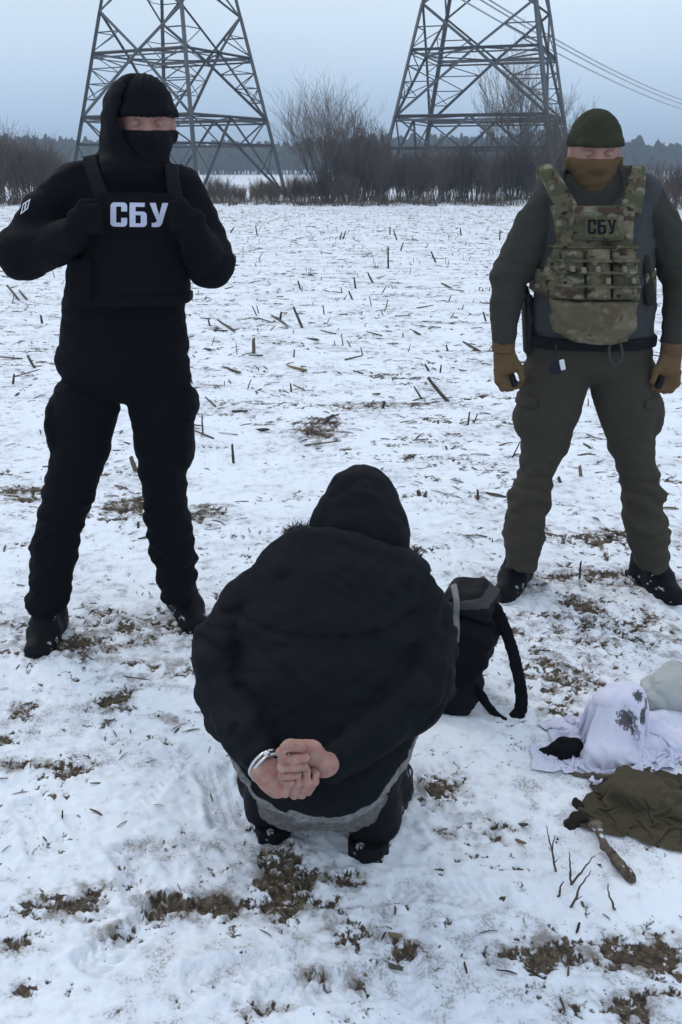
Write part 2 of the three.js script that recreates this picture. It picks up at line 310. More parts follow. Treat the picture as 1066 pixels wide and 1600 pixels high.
{
  // bushes: four bodies, cloned along the far edge of the field
  const bushO = { depth: 2, bend: 0.10, lift: 0.06, spread: 0.5, kids0: 2, kids: 2, r: 0.022, min: 0.007 };
  const protos = [[26, 2.7, 0.32, twig], [24, 2.4, 0.45, redTwig], [30, 2.2, 0.4, bark], [26, 1.6, 0.7, redTwig]].map(([n, h, lean, tw]) => {
    const segs = [[], []];
    for (let i = 0; i < n; i++) { const a = rr(0, 6.283), k = rr(0.1, 1), d = V(Math.cos(a) * lean * k, 1, Math.sin(a) * lean * k).normalize(); grow(segs, V(Math.cos(a) * k * 0.7, -0.05, Math.sin(a) * k * 0.5), d, h * rr(0.6, 1), bushO.r, 0, bushO); }
    return [twigGeo(segs[0], 3), twigGeo(segs[1], 3), tw];
  });
  const put = (px, D, kind, s, label, group) => {
    const t = thing('bare_bush', label, 'bush', group), b = at(px, 300, D);
    t.position.set(b.x, 0, -D); t.rotation.y = rr(0, 6.28); t.scale.set(s * rr(0.9, 1.25), s, s * rr(0.9, 1.2));
    mesh('trunk', protos[kind][0], protos[kind][2], t); mesh('crown', protos[kind][1], protos[kind][2], t);
  };
  for (let px = 555; px < 905; px += 17) for (let row = 0; row < 2; row++) put(px + rr(-7, 7), 48.5 + row * 3 + rr(0, 2.2), Math.floor(rr(0, 3)), rr(0.34, 0.78) * (row ? 1.15 : 1), 'dense bare bush in the thicket below the pylon near the camouflaged man', 'thicket bushes between the bare tree and the camouflaged man');
  for (let px = 285; px < 560; px += 10) put(px + rr(-7, 7), 48 + rr(0, 3), rnd() < 0.7 ? 3 : 2, px > 440 ? rr(0.32, 0.56) : rr(0.3, 0.46), 'low brown scrub bush below the pylon and bare tree by the hooded man', 'scrub bushes between the hooded man and the bare tree');
  for (let px = -30; px < 95; px += 10) put(px + rr(-5, 5), 47.5 + rr(0, 3), Math.floor(rr(0, 2)), lerp(0.86, 0.55, clamp((px + 30) / 125, 0, 1)) * rr(0.9, 1.1), 'bare bush in the clump beyond the elbow of the hooded man', 'bushes at the photo\'s edge behind the hooded man');
  for (let px = 1010; px < 1130; px += 13) put(px + rr(-5, 5), 42 + rr(0, 3), Math.floor(rr(0, 3)), rr(0.34, 0.5), 'bare bush beyond the far shoulder of the man in camouflage vest', 'bushes past the camouflaged man');
}
{
  // dry grass along the field edge
  const blade = new THREE.BufferGeometry(); blade.setAttribute('position', new THREE.Float32BufferAttribute([-.5, 0, 0, .5, 0, 0, .28, .55, .08, -.28, .55, .08, 0.1, 1, .3], 3)); blade.setIndex([0, 1, 2, 0, 2, 3, 3, 2, 4]); blade.computeVertexNormals();
  const N = 7000, im = new THREE.InstancedMesh(blade, mat(1, 1, 1, 0.95), N), M = new THREE.Matrix4(), q = new THREE.Quaternion(), e = new THREE.Euler(), c = new THREE.Color();
  let n = 0;
  while (n < N) {
    const px = rr(-60, 1130), D = 45.2 + Math.abs(rr(-1, 1) * rr(0, 1)) * 9, p = at(px, 300, D), cl = fbm(p.x * 0.5, D * 0.8, 2);
    if (cl < rr(-0.3, 0.25)) continue;
    e.set(rr(-.5, .5), rr(0, 6.28), rr(-.5, .5)); q.setFromEuler(e); const h = rr(0.15, 0.6) * (1 + cl);
    M.compose(V(p.x, height(p.x, p.z) + 0.05, p.z), q, V(rr(0.012, 0.028), h, h)); im.setMatrixAt(n, M);
    const k = rr(0.5, 1.1); c.setRGB(0.12 * k, 0.095 * k, 0.068 * k); im.setColorAt(n, c); n++;
  }
  im.name = 'dry_grass'; im.castShadow = im.receiveShadow = true; scene.add(im); tag(im, 'withered brown grass along the far edge of the snowy field', 'grass', null, 'stuff');
}
{
  // far pine wood, too distant to tell its trees apart
  const N = 2600, pos = [], idx = [];
  for (let i = 0; i < N; i++) {
    const D = rr(330, 460), px = rr(-900, 1960), p = at(px, 265, D);
    const back = fbm(p.x * 0.011 + 3, 1, 3), H = 10.5 + back * 9 + rr(-1.6, 1.8), w = rr(1.6, 3.2), o0 = pos.length / 3;
    // a pine: rough stacked crown of jittered rings
    const rings = [[H * 0.22, 0.75], [H * 0.42, 1.05], [H * 0.62, 0.95], [H * 0.84, 0.8], [H, 0.3]];
    for (const [y, k] of rings) for (let s = 0; s < 7; s++) { const a = s / 7 * 6.283 + y, r = w * k * rr(0.55, 1.25); pos.push(p.x + Math.cos(a) * r, y + rr(-0.8, 0.8), p.z + Math.sin(a) * r); }
    for (let r = 0; r < 4; r++) for (let s = 0; s < 7; s++) { const a = o0 + r * 7 + s, b = o0 + r * 7 + (s + 1) % 7; idx.push(a, b, a + 7, b, b + 7, a + 7); }
    const t0 = pos.length / 3;
    for (const y of [0, H * 0.4]) for (let s = 0; s < 3; s++) { pos.push(p.x + Math.cos(s * 2.1) * 0.22, y, p.z + Math.sin(s * 2.1) * 0.22); }
    for (let s = 0; s < 3; s++) { const a = t0 + s, b = t0 + (s + 1) % 3; idx.push(a, b, a + 3, b, b + 3, a + 3); }
  }
  const g = new THREE.BufferGeometry(); g.setAttribute('position', new THREE.Float32BufferAttribute(pos, 3)); g.setIndex(idx); g.computeVertexNormals();
  tag(mesh('far_forest', g, mat(0.032, 0.043, 0.027, 0.95)), 'distant pine wood along the horizon fading into grey haze', 'forest', null, 'stuff');
}

// ---------------------------------------------------------------- solid modelling: distance fields meshed with surface nets
const smin = (a, b, k) => { const h = Math.max(k - Math.abs(a - b), 0) / k; return Math.min(a, b) - h * h * k * 0.25; };
const smax = (a, b, k) => -smin(-a, -b, k);
// tapered limb with an elliptic section: half-width w across `side`, half-depth d at right angles to it
function limb(a, b, wa, da, wb, db, side = V(1, 0, 0)) {
  const ax = b.clone().sub(a), L = Math.max(ax.length(), 1e-5); ax.divideScalar(L);
  const s = side.clone().addScaledVector(ax, -side.dot(ax)); if (s.lengthSq() < 1e-4) s.set(0, 0, 1).addScaledVector(ax, -ax.z); s.normalize();
  const q = ax.clone().cross(s), A = [a.x, a.y, a.z], X = [ax.x, ax.y, ax.z], S = [s.x, s.y, s.z], Q = [q.x, q.y, q.z];
  const f = (x, y, z) => {
    x -= A[0]; y -= A[1]; z -= A[2];
    const l = x * X[0] + y * X[1] + z * X[2], t = clamp(l / L, 0, 1), w = wa + (wb - wa) * t, d = da + (db - da) * t, m = Math.min(w, d);
    const u = (x * S[0] + y * S[1] + z * S[2]), v = (x * Q[0] + y * Q[1] + z * Q[2]), al = l - t * L;
    const k0 = Math.sqrt((u * u) / (w * w) + (v * v) / (d * d) + (al * al) / (m * m)), k1 = Math.sqrt((u * u) / (w ** 4) + (v * v) / (d ** 4) + (al * al) / (m ** 4));
    return k1 < 1e-9 ? -m : k0 * (k0 - 1) / k1;
  };
  const R = Math.max(wa, da, wb, db);
  f.lo = V(Math.min(a.x, b.x) - R, Math.min(a.y, b.y) - R, Math.min(a.z, b.z) - R); f.hi = V(Math.max(a.x, b.x) + R, Math.max(a.y, b.y) + R, Math.max(a.z, b.z) + R);
  return f;
}
const tube = (a, b, ra, rb = ra) => limb(a, b, ra, ra, rb, rb);
function ell(c, rx, ry, rz, rot) {   // ellipsoid, rot: Euler
  const R = Math.max(rx, ry, rz), M = rot ? new THREE.Matrix4().makeRotationFromEuler(rot).invert().elements : null;
  const f = (x, y, z) => {
    x -= c.x; y -= c.y; z -= c.z;
    if (M) { const X = M[0] * x + M[4] * y + M[8] * z, Y = M[1] * x + M[5] * y + M[9] * z, Z = M[2] * x + M[6] * y + M[10] * z; x = X; y = Y; z = Z; }
    const k0 = Math.hypot(x / rx, y / ry, z / rz), k1 = Math.hypot(x / rx / rx, y / ry / ry, z / rz / rz);
    return k1 < 1e-9 ? -Math.min(rx, ry, rz) : k0 * (k0 - 1) / k1;
  };
  f.lo = c.clone().subScalar(R); f.hi = c.clone().addScalar(R); return f;
}
function rbox(c, hx, hy, hz, r, rot) {
  const R = Math.hypot(hx, hy, hz), M = rot ? new THREE.Matrix4().makeRotationFromEuler(rot).invert().elements : null;
  const f = (x, y, z) => {
    x -= c.x; y -= c.y; z -= c.z;
    if (M) { const X = M[0] * x + M[4] * y + M[8] * z, Y = M[1] * x + M[5] * y + M[9] * z, Z = M[2] * x + M[6] * y + M[10] * z; x = X; y = Y; z = Z; }
    const a = Math.abs(x) - hx + r, b = Math.abs(y) - hy + r, d = Math.abs(z) - hz + r;
    return Math.hypot(Math.max(a, 0), Math.max(b, 0), Math.max(d, 0)) + Math.min(Math.max(a, b, d), 0) - r;
  };
  f.lo = c.clone().subScalar(R); f.hi = c.clone().addScalar(R); return f;
}
function union(list, k) {
  const lo = V(1e9, 1e9, 1e9), hi = V(-1e9, -1e9, -1e9); for (const p of list) { lo.min(p.lo); hi.max(p.hi); }
  const f = (x, y, z) => { let d = 1e9; for (const p of list) { const e = Math.max(p.lo.x - x, x - p.hi.x, p.lo.y - y, y - p.hi.y, p.lo.z - z, z - p.hi.z); if (e - k > d && d < 1e8) continue; d = d > 1e8 ? p(x, y, z) : smin(d, p(x, y, z), k); } return d; };
  f.lo = lo; f.hi = hi; return f;
}
const least = (l) => union(l, .006);
// outline in the upright plane, given as [x, y] metres, rounded by r
function poly(pts, r = 0) {
  return (x, y) => {
    let d = 1e9, s = 1;
    for (let i = 0, j = pts.length - 1; i < pts.length; j = i++) {
      const [xi, yi] = pts[i], [xj, yj] = pts[j], ex = xj - xi, ey = yj - yi, wx = x - xi, wy = y - yi, t = clamp((wx * ex + wy * ey) / (ex * ex + ey * ey), 0, 1);
      d = Math.min(d, (wx - ex * t) ** 2 + (wy - ey * t) ** 2);
      if ((yi > y) !== (yj > y) && x < (xj - xi) * (y - yi) / (yj - yi) + xi) s = -s;
    }
    return s * Math.sqrt(d) - r;
  };
}
function solid(f, cell, { lo = f.lo, hi = f.hi, pad = 0.03, wrinkle, color, uvScale = 1 } = {}) {
  const x0 = lo.x - pad, y0 = lo.y - pad, z0 = lo.z - pad, nx = Math.ceil((hi.x + pad - x0) / cell) + 1, ny = Math.ceil((hi.y + pad - y0) / cell) + 1, nz = Math.ceil((hi.z + pad - z0) / cell) + 1;
  const F = new Float32Array(nx * ny * nz), S = 4;
  // coarse pass first so that empty space is skipped
  F.fill(1);
  for (let K = 0; K < nz; K += S) for (let J = 0; J < ny; J += S) for (let I = 0; I < nx; I += S) {
    const c = f(x0 + (I + 1.5) * cell, y0 + (J + 1.5) * cell, z0 + (K + 1.5) * cell), far = cell * S * 1.9 + 0.03;
    for (let k = K; k < Math.min(nz, K + S); k++) for (let j = J; j < Math.min(ny, J + S); j++) for (let i = I; i < Math.min(nx, I + S); i++) {
      const o = (k * ny + j) * nx + i;
      if (Math.abs(c) > far) { F[o] = c; continue; }
      const x = x0 + i * cell, y = y0 + j * cell, z = z0 + k * cell; let d = f(x, y, z);
      if (wrinkle && Math.abs(d) < 0.045) d += wrinkle(x, y, z);
      F[o] = d;
    }
  }
  const id = new Int32Array(nx * ny * nz).fill(-1), pos = [], idx = [];
  for (let k = 0; k < nz - 1; k++) for (let j = 0; j < ny - 1; j++) for (let i = 0; i < nx - 1; i++) {
    const o = (k * ny + j) * nx + i; let mask = 0;
    const v = [F[o], F[o + 1], F[o + nx], F[o + nx + 1], F[o + nx * ny], F[o + nx * ny + 1], F[o + nx * ny + nx], F[o + nx * ny + nx + 1]];
    for (let b = 0; b < 8; b++) if (v[b] < 0) mask |= 1 << b;
    if (mask === 0 || mask === 255) continue;
    let sx = 0, sy = 0, sz = 0, n = 0;
    for (let a = 0; a < 8; a++) for (let ax = 0; ax < 3; ax++) {
      const b = a | (1 << ax); if (b === a || ((mask >> a) & 1) === ((mask >> b) & 1)) continue;
      const t = v[a] / (v[a] - v[b]); sx += (a & 1) + (ax === 0 ? t : 0); sy += ((a >> 1) & 1) + (ax === 1 ? t : 0); sz += ((a >> 2) & 1) + (ax === 2 ? t : 0); n++;
    }
    id[o] = pos.length / 3; pos.push(x0 + (i + sx / n) * cell, y0 + (j + sy / n) * cell, z0 + (k + sz / n) * cell);
  }
  const quad = (a, b, c, d, flip) => { if (a < 0 || b < 0 || c < 0 || d < 0) return; if (flip) idx.push(a, c, b, a, d, c); else idx.push(a, b, c, a, c, d); };
  const sy = nx, szz = nx * ny;
  for (let k = 1; k < nz - 1; k++) for (let j = 1; j < ny - 1; j++) for (let i = 1; i < nx - 1; i++) {
    const o = (k * ny + j) * nx + i, s = F[o] < 0;
    if (s !== F[o + 1] < 0) quad(id[o - sy - szz], id[o - szz], id[o], id[o - sy], !s);
    if (s !== F[o + sy] < 0) quad(id[o - 1 - szz], id[o - 1], id[o], id[o - szz], !s);
    if (s !== F[o + szz] < 0) quad(id[o - 1 - sy], id[o - sy], id[o], id[o - 1], !s);
  }
  const g = new THREE.BufferGeometry(), n = pos.length / 3;
  g.setAttribute('position', new THREE.Float32BufferAttribute(pos, 3)); g.setIndex(idx); g.computeVertexNormals();
  const uv = new Float32Array(n * 2); for (let i = 0; i < n; i++) { uv[i * 2] = (pos[i * 3] + pos[i * 3 + 2] * 0.6) * uvScale; uv[i * 2 + 1] = (pos[i * 3 + 1] + pos[i * 3 + 2] * 0.5) * uvScale; }
  g.setAttribute('uv', new THREE.BufferAttribute(uv, 2));
  if (color) {
    const c = new Float32Array(n * 3), o = [0, 0, 0], N = g.attributes.normal.array;
    for (let i = 0; i < n; i++) { color(pos[i * 3], pos[i * 3 + 1], pos[i * 3 + 2], o, N[i * 3], N[i * 3 + 1], N[i * 3 + 2]); c.set(o, i * 3); }
    g.setAttribute('color', new THREE.BufferAttribute(c, 3));
  }
  return g;
}
// sections read off the photograph: [x left, x right, y, ground distance, depth/width, nudge]
function loft(rows, side) {
  const n = rows.map(([l, r, y, D, k]) => { const c = at((l + r) / 2, y, D), w = (r - l) / 2 * mpp(c); return { c, w, d: w * k }; }), out = [];
  for (let i = 0; i + 1 < n.length; i++) out.push(limb(n[i].c, n[i + 1].c, n[i].w, n[i].d, n[i + 1].w, n[i + 1].d, side));
  return [least(out)];
}
// round limb: [x, y, D, radius px]
function chain(rows) { const n = rows.map(([x, y, D, r]) => { const c = at(x, y, D); return { c, r: r * mpp(c) }; }), out = []; for (let i = 0; i + 1 < n.length; i++) out.push(tube(n[i].c, n[i + 1].c, n[i].r, n[i + 1].r)); return [least(out)]; }
const shrink = (f, by) => { const g = (x, y, z) => f(x, y, z) + by; g.lo = f.lo; g.hi = f.hi; return g; };
const region = (pts, D) => poly(pts.map(([x, y]) => { const p = at(x, y, D); return [p.x, p.y]; }));
function bounded(f, lo, hi) { f.lo = lo; f.hi = hi; return f; }
// a panel of cloth lying on a body: the body grown by t, cut to an outline seen from the front
function panel(body, t, pts, D, front = -1e9, k = 0.012) {
  const reg = region(pts, D), ps = pts.map(([x, y]) => at(x, y, D)), lo = V(1e9, 1e9, 1e9), hi = V(-1e9, -1e9, -1e9);
  for (const p of ps) { lo.min(p); hi.max(p); } lo.z = front; hi.z = -D + 0.45;
  return bounded((x, y, z) => smax(smax(body(x, y, z) - t, reg(x, y), k), front - z, k), lo, hi);
}
// cloth folds: ridged noise stretched along x (a) and packed along y (b)
const fold = (x, y, z, a, b, s) => { const n = n3(x * a + s, y * b + n3(x * 4, y * 4, z * 4 + s) * 0.9, z * a - s); return 0.35 - Math.abs(n) * 1.4; };
// woven cloth relief
const weave = (() => {
  const N = 256, d = new Uint8Array(N * N * 4);
  for (let j = 0; j < N; j++) for (let i = 0; i < N; i++) { const v = 128 + 60 * Math.sin(i / N * 6.283 * 32) * Math.sin(j / N * 6.283 * 32) + 60 * (rnd() - 0.5), k = (j * N + i) * 4; d[k] = d[k + 1] = d[k + 2] = v; d[k + 3] = 255; }
  const t = new THREE.DataTexture(d, N, N); t.wrapS = t.wrapT = THREE.RepeatWrapping; t.magFilter = THREE.LinearFilter; t.repeat.set(14, 14); t.needsUpdate = true; return t;
})();
const cloth = (r, g, b, rough = 0.95, extra = {}) => mat(r, g, b, rough, { bumpMap: weave, bumpScale: 0.0012, specularIntensity: 0.25, ...extra });
const DARK = { specularIntensity: 0.2 }, BLACK = cloth(0.0038, 0.0046, 0.0068, .85, DARK), BLACK2 = cloth(0.0052, 0.006, 0.0082, .85, DARK), STRAP = cloth(0.011, 0.0125, 0.0145, 0.85, DARK), RUBBER = mat(0.012, 0.012, 0.014, 0.7), TAN = cloth(0.135, 0.085, 0.045), SKIN = mat(0.33, 0.178, 0.145, 0.6, { specularIntensity: 0.35 });
const vcol = (extra = {}) => mat(1, 1, 1, 0.92, { vertexColors: true, bumpMap: weave, bumpScale: 0.0012, specularIntensity: 0.25, ...extra });

// head in its own frame: y up, face towards +z
function head(c, yaw, pitch = 0, s = 1) {
  const M = new THREE.Matrix4().makeRotationFromEuler(new THREE.Euler(pitch, yaw, 0, 'YXZ')), I = M.clone().invert().elements;
  const L = (x, y, z, o) => { x -= c.x; y -= c.y; z -= c.z; o[0] = (I[0] * x + I[4] * y + I[8] * z) / s; o[1] = (I[1] * x + I[5] * y + I[9] * z) / s; o[2] = (I[2] * x + I[6] * y + I[10] * z) / s; };
  const prims = union([ell(V(0, .035, -.012), .077, .096, .097), ell(V(0, -.035, .022), .064, .082, .07), ell(V(0, -.085, .045), .034, .03, .036), limb(V(0, .012, .082), V(0, -.03, .1), .009, .009, .015, .014), ell(V(.032, .027, .078), .026, .009, .012), ell(V(-.032, .027, .078), .026, .009, .012), tube(V(0, -.06, -.02), V(0, -.2, -.035), .056, .06), ell(V(.078, -.005, -.005), .01, .03, .018), ell(V(-.078, -.005, -.005), .01, .03, .018)], .022);
  const sockets = [ell(V(.032, .006, .095), .019, .010, .018), ell(V(-.032, .006, .095), .019, .010, .018)], o = [0, 0, 0];
  const local = (x, y, z) => smax(smax(prims(x, y, z), -sockets[0](x, y, z), .012), -sockets[1](x, y, z), .012);
  const R = V(.16, .24, .16).multiplyScalar(s), lo = c.clone().sub(R), hi = c.clone().add(R);
  const f = bounded((x, y, z) => { L(x, y, z, o); return local(o[0], o[1], o[2]) * s; }, lo, hi);
  const part = (grow, cut, k = .008) => bounded((x, y, z) => { L(x, y, z, o); return smax(prims(o[0], o[1], o[2]) - grow, cut(o[0], o[1], o[2]), k) * s; }, lo.clone(), hi.clone());
  const put = (x, y, z) => V(x * s, y * s, z * s).applyMatrix4(M).add(c);
  return { f, part, put, M, s };
}
// eyes: white ball, dark iris
function eyes(h, parent) {
  const white = mat(0.33, 0.29, 0.26, 0.35), iris = mat(0.02, 0.015, 0.012, 0.25);
  for (const x of [-.031, .031]) {
    const e = mesh('eye', new THREE.SphereGeometry(.0115 * h.s, 16, 12), white, parent); e.position.copy(h.put(x, .005, .0735));
    const i = mesh('iris', new THREE.SphereGeometry(.0068 * h.s, 12, 8), iris, e); i.position.copy(h.put(x, .003, .0785)).sub(e.position);
    const lid = mesh('eyelid', new THREE.SphereGeometry(.0128 * h.s, 20, 10, 0, 6.284, 0, 1.22), SKIN, parent); lid.position.copy(e.position); lid.rotation.setFromRotationMatrix(h.M); lid.rotateX(0.5);
    const low = mesh('eyelid', new THREE.SphereGeometry(.0126 * h.s, 20, 10, 0, 6.284, 0, .95), SKIN, parent); low.position.copy(e.position); low.rotation.setFromRotationMatrix(h.M); low.rotateX(2.75);
  }
  const brow = mat(0.07, 0.045, 0.032, 0.9);
  for (const x of [-1, 1]) { const a = h.put(x * .016, .0225, .089), b = h.put(x * .034, .0255, .0862), d = h.put(x * .05, .022, .077); mesh('eyebrow', new THREE.TubeGeometry(new THREE.CatmullRomCurve3([a, b, d]), 10, .0032 * h.s, 6), brow, parent); }
}
// laced boot: heel on the ground at the origin, toe towards +z
const bootParts = (() => {
  const upper = union([limb(V(0, .045, .045), V(0, .26, .04), .05, .058, .056, .066), limb(V(0, .055, .035), V(0, .05, .14), .043, .045, .047, .045), limb(V(0, .05, .14), V(0, .035, .235), .048, .046, .042, .03), limb(V(0, .15, .085), V(0, .075, .15), .038, .03, .04, .025)], .035);
  const cut = bounded((x, y, z) => Math.max(upper(x, y, z), .018 - y), V(-.08, 0, -.06), V(.08, .3, .3));
  const white = (x, y, z, o) => { const k = y < .11 ? sstep(.42, .5, n3(x * 33, y * 46, z * 33) + .4 * n3(x * 120, y * 120, z * 120) - y * 1.2) : 0; o[0] = lerp(.005, .55, k); o[1] = lerp(.0055, .58, k); o[2] = lerp(.0075, .62, k); };
  const sole = (() => {
    const out = poly([[-.036, -.03], [-.043, 0], [-.038, .08], [-.046, .15], [-.05, .2], [-.036, .255], [0, .277], [.036, .255], [.048, .2], [.044, .15], [.037, .08], [.042, 0], [.034, -.03], [0, -.042]]);
    return bounded((x, y, z) => Math.max(out(x, z) + ((y < .014 && Math.abs(((z * 38) % 1 + 1) % 1 - .5) < .2 && Math.abs(x) > .012) ? .008 : 0), y - .034, -y), V(-.06, 0, -.06), V(.06, .04, .3));
  })();
  const lace = []; for (let i = 0; i < 6; i++) { const y = .085 + i * .028, z = lerp(.155, .105, i / 5); for (const s of [-1, 1]) { const g = new THREE.TubeGeometry(new THREE.CatmullRomCurve3([V(-.024 * s, y, z - .004), V(0, y + .012, z + .013), V(.024 * s, y + .024, z - .012)]), 8, .0032, 5); lace.push(g); } }
  return { upper: solid(cut, .005, { pad: .02, color: white, wrinkle: (x, y, z) => .004 * fold(x, y, z, 9, 26, 2) }), sole: solid(sole, .004, { pad: .012, color: white }), lace: mergeGeometries(lace) };
})();
const bootMat = mat(1, 1, 1, .65, { vertexColors: true, specularIntensity: .25 });
function boot(parent, p, yaw, s = 1, lean = 0) {
  const u = mesh('boot', bootParts.upper, bootMat, parent); u.position.copy(p); u.rotation.set(0, yaw, 0); u.rotateX(lean); u.scale.setScalar(s);
  mesh('sole', bootParts.sole, bootMat, u); mesh('laces', bootParts.lace, STRAP, u);
  return u;
}
const DEG = Math.PI / 180;
const soleOn = (px, py, yaw, len = .275) => { const t = onGround(px, py), h = V(t.x - Math.sin(yaw) * len, 0, t.z - Math.cos(yaw) * len); h.y = Math.min(height(h.x, h.z), height(t.x, t.z), .01) - .009; return h; };

// printed patch laid on a surface: a fine sheet pressed onto the field f from the front
function decalPatch(name, parent, f, pts4, D, tex, lift = .003, extra = {}) {
  const NX = 40, NY = 20, pos = [], uv = [], idx = [], c = pts4.map(([x, y]) => at(x, y, D));   // tl, tr, br, bl
  for (let j = 0; j <= NY; j++) for (let i = 0; i <= NX; i++) {
    const a = c[0].clone().lerp(c[1], i / NX), b = c[3].clone().lerp(c[2], i / NX), q = a.lerp(b, j / NY);
    q.z += .25;   // pressed straight back onto the cloth
    for (let s = 0; s < 80; s++) { const d = f(q.x, q.y, q.z) - lift; if (d < 2e-4) break; q.z -= d * .7; }
    pos.push(q.x, q.y, q.z); uv.push(i / NX, 1 - j / NY);
  }
  for (let j = 0; j < NY; j++) for (let i = 0; i < NX; i++) { const a = j * (NX + 1) + i; idx.push(a, a + NX + 1, a + 1, a + 1, a + NX + 1, a + NX + 2); }
  const g = new THREE.BufferGeometry(); g.setAttribute('position', new THREE.Float32BufferAttribute(pos, 3)); g.setAttribute('uv', new THREE.Float32BufferAttribute(uv, 2)); g.setIndex(idx); g.computeVertexNormals();
  return mesh(name, g, new THREE.MeshPhysicalMaterial({ map: tex, roughness: .8, specularIntensity: .25, ...extra }), parent);
}
function lettering(ground, ink, w = 512, h = 256, mottled = false) {
  const cv = document.createElement('canvas'); cv.width = w; cv.height = h; const x = cv.getContext('2d');
  x.fillStyle = ground; x.fillRect(0, 0, w, h);
  if (mottled) for (let i = 0; i < 160; i++) { x.fillStyle = ['#5a5540', '#4a4a34', '#6b634a', '#3d3a2a'][Math.floor(rnd() * 4)]; x.globalAlpha = .6; x.beginPath(); x.ellipse(rnd() * w, rnd() * h, 12 + rnd() * 50, 5 + rnd() * 14, rnd(), 0, 7); x.fill(); } x.globalAlpha = 1;
  const X0 = w * .06, X1 = w * .94, Y0 = h * .13, Y1 = h * .87, H = Y1 - Y0, cw = (X1 - X0) / 3.15; x.fillStyle = ink; x.strokeStyle = ink;
  const st = cw * .33, th = H * .17;
  // es
  let a = X0; x.lineWidth = st; x.lineJoin = 'round';
  x.beginPath(); x.roundRect(a, Y0, cw * .94, H, cw * .22); x.fill(); x.fillStyle = ground; x.fillRect(a + st, Y0 + th, cw * .94 - st * 2, H - th * 2); x.fillRect(a + cw * .55, Y0 + H * .37, cw * .45, H * .26); x.fillStyle = ink;
  // be
  a = X0 + cw * 1.07; x.fillRect(a, Y0, st, H); x.fillRect(a, Y0, cw * .82, th); x.beginPath(); x.roundRect(a, Y0 + H * .36, cw * .94, H * .64, [0, cw * .22, cw * .22, 0]); x.fill(); x.fillStyle = ground; x.fillRect(a + st, Y0 + H * .36 + th * .9, cw * .94 - st * 2, H * .64 - th * 1.8); x.fillStyle = ink;
  // u
  a = X0 + cw * 2.14; x.beginPath(); x.moveTo(a, Y0); x.lineTo(a + st, Y0); x.lineTo(a + cw * .53, Y0 + H * .5); x.lineTo(a + cw * .68, Y0); x.lineTo(a + cw, Y0); x.lineTo(a + cw * .7, Y0 + H * .8); x.quadraticCurveTo(a + cw * .62, Y1, a + cw * .4, Y1); x.lineTo(a + cw * .12, Y1); x.lineTo(a + cw * .12, Y1 - th); x.quadraticCurveTo(a + cw * .4, Y1 - th, a + cw * .4, Y0 + H * .72); x.closePath(); x.fill();
  const t = new THREE.CanvasTexture(cv); t.colorSpace = THREE.SRGBColorSpace; return t;
}

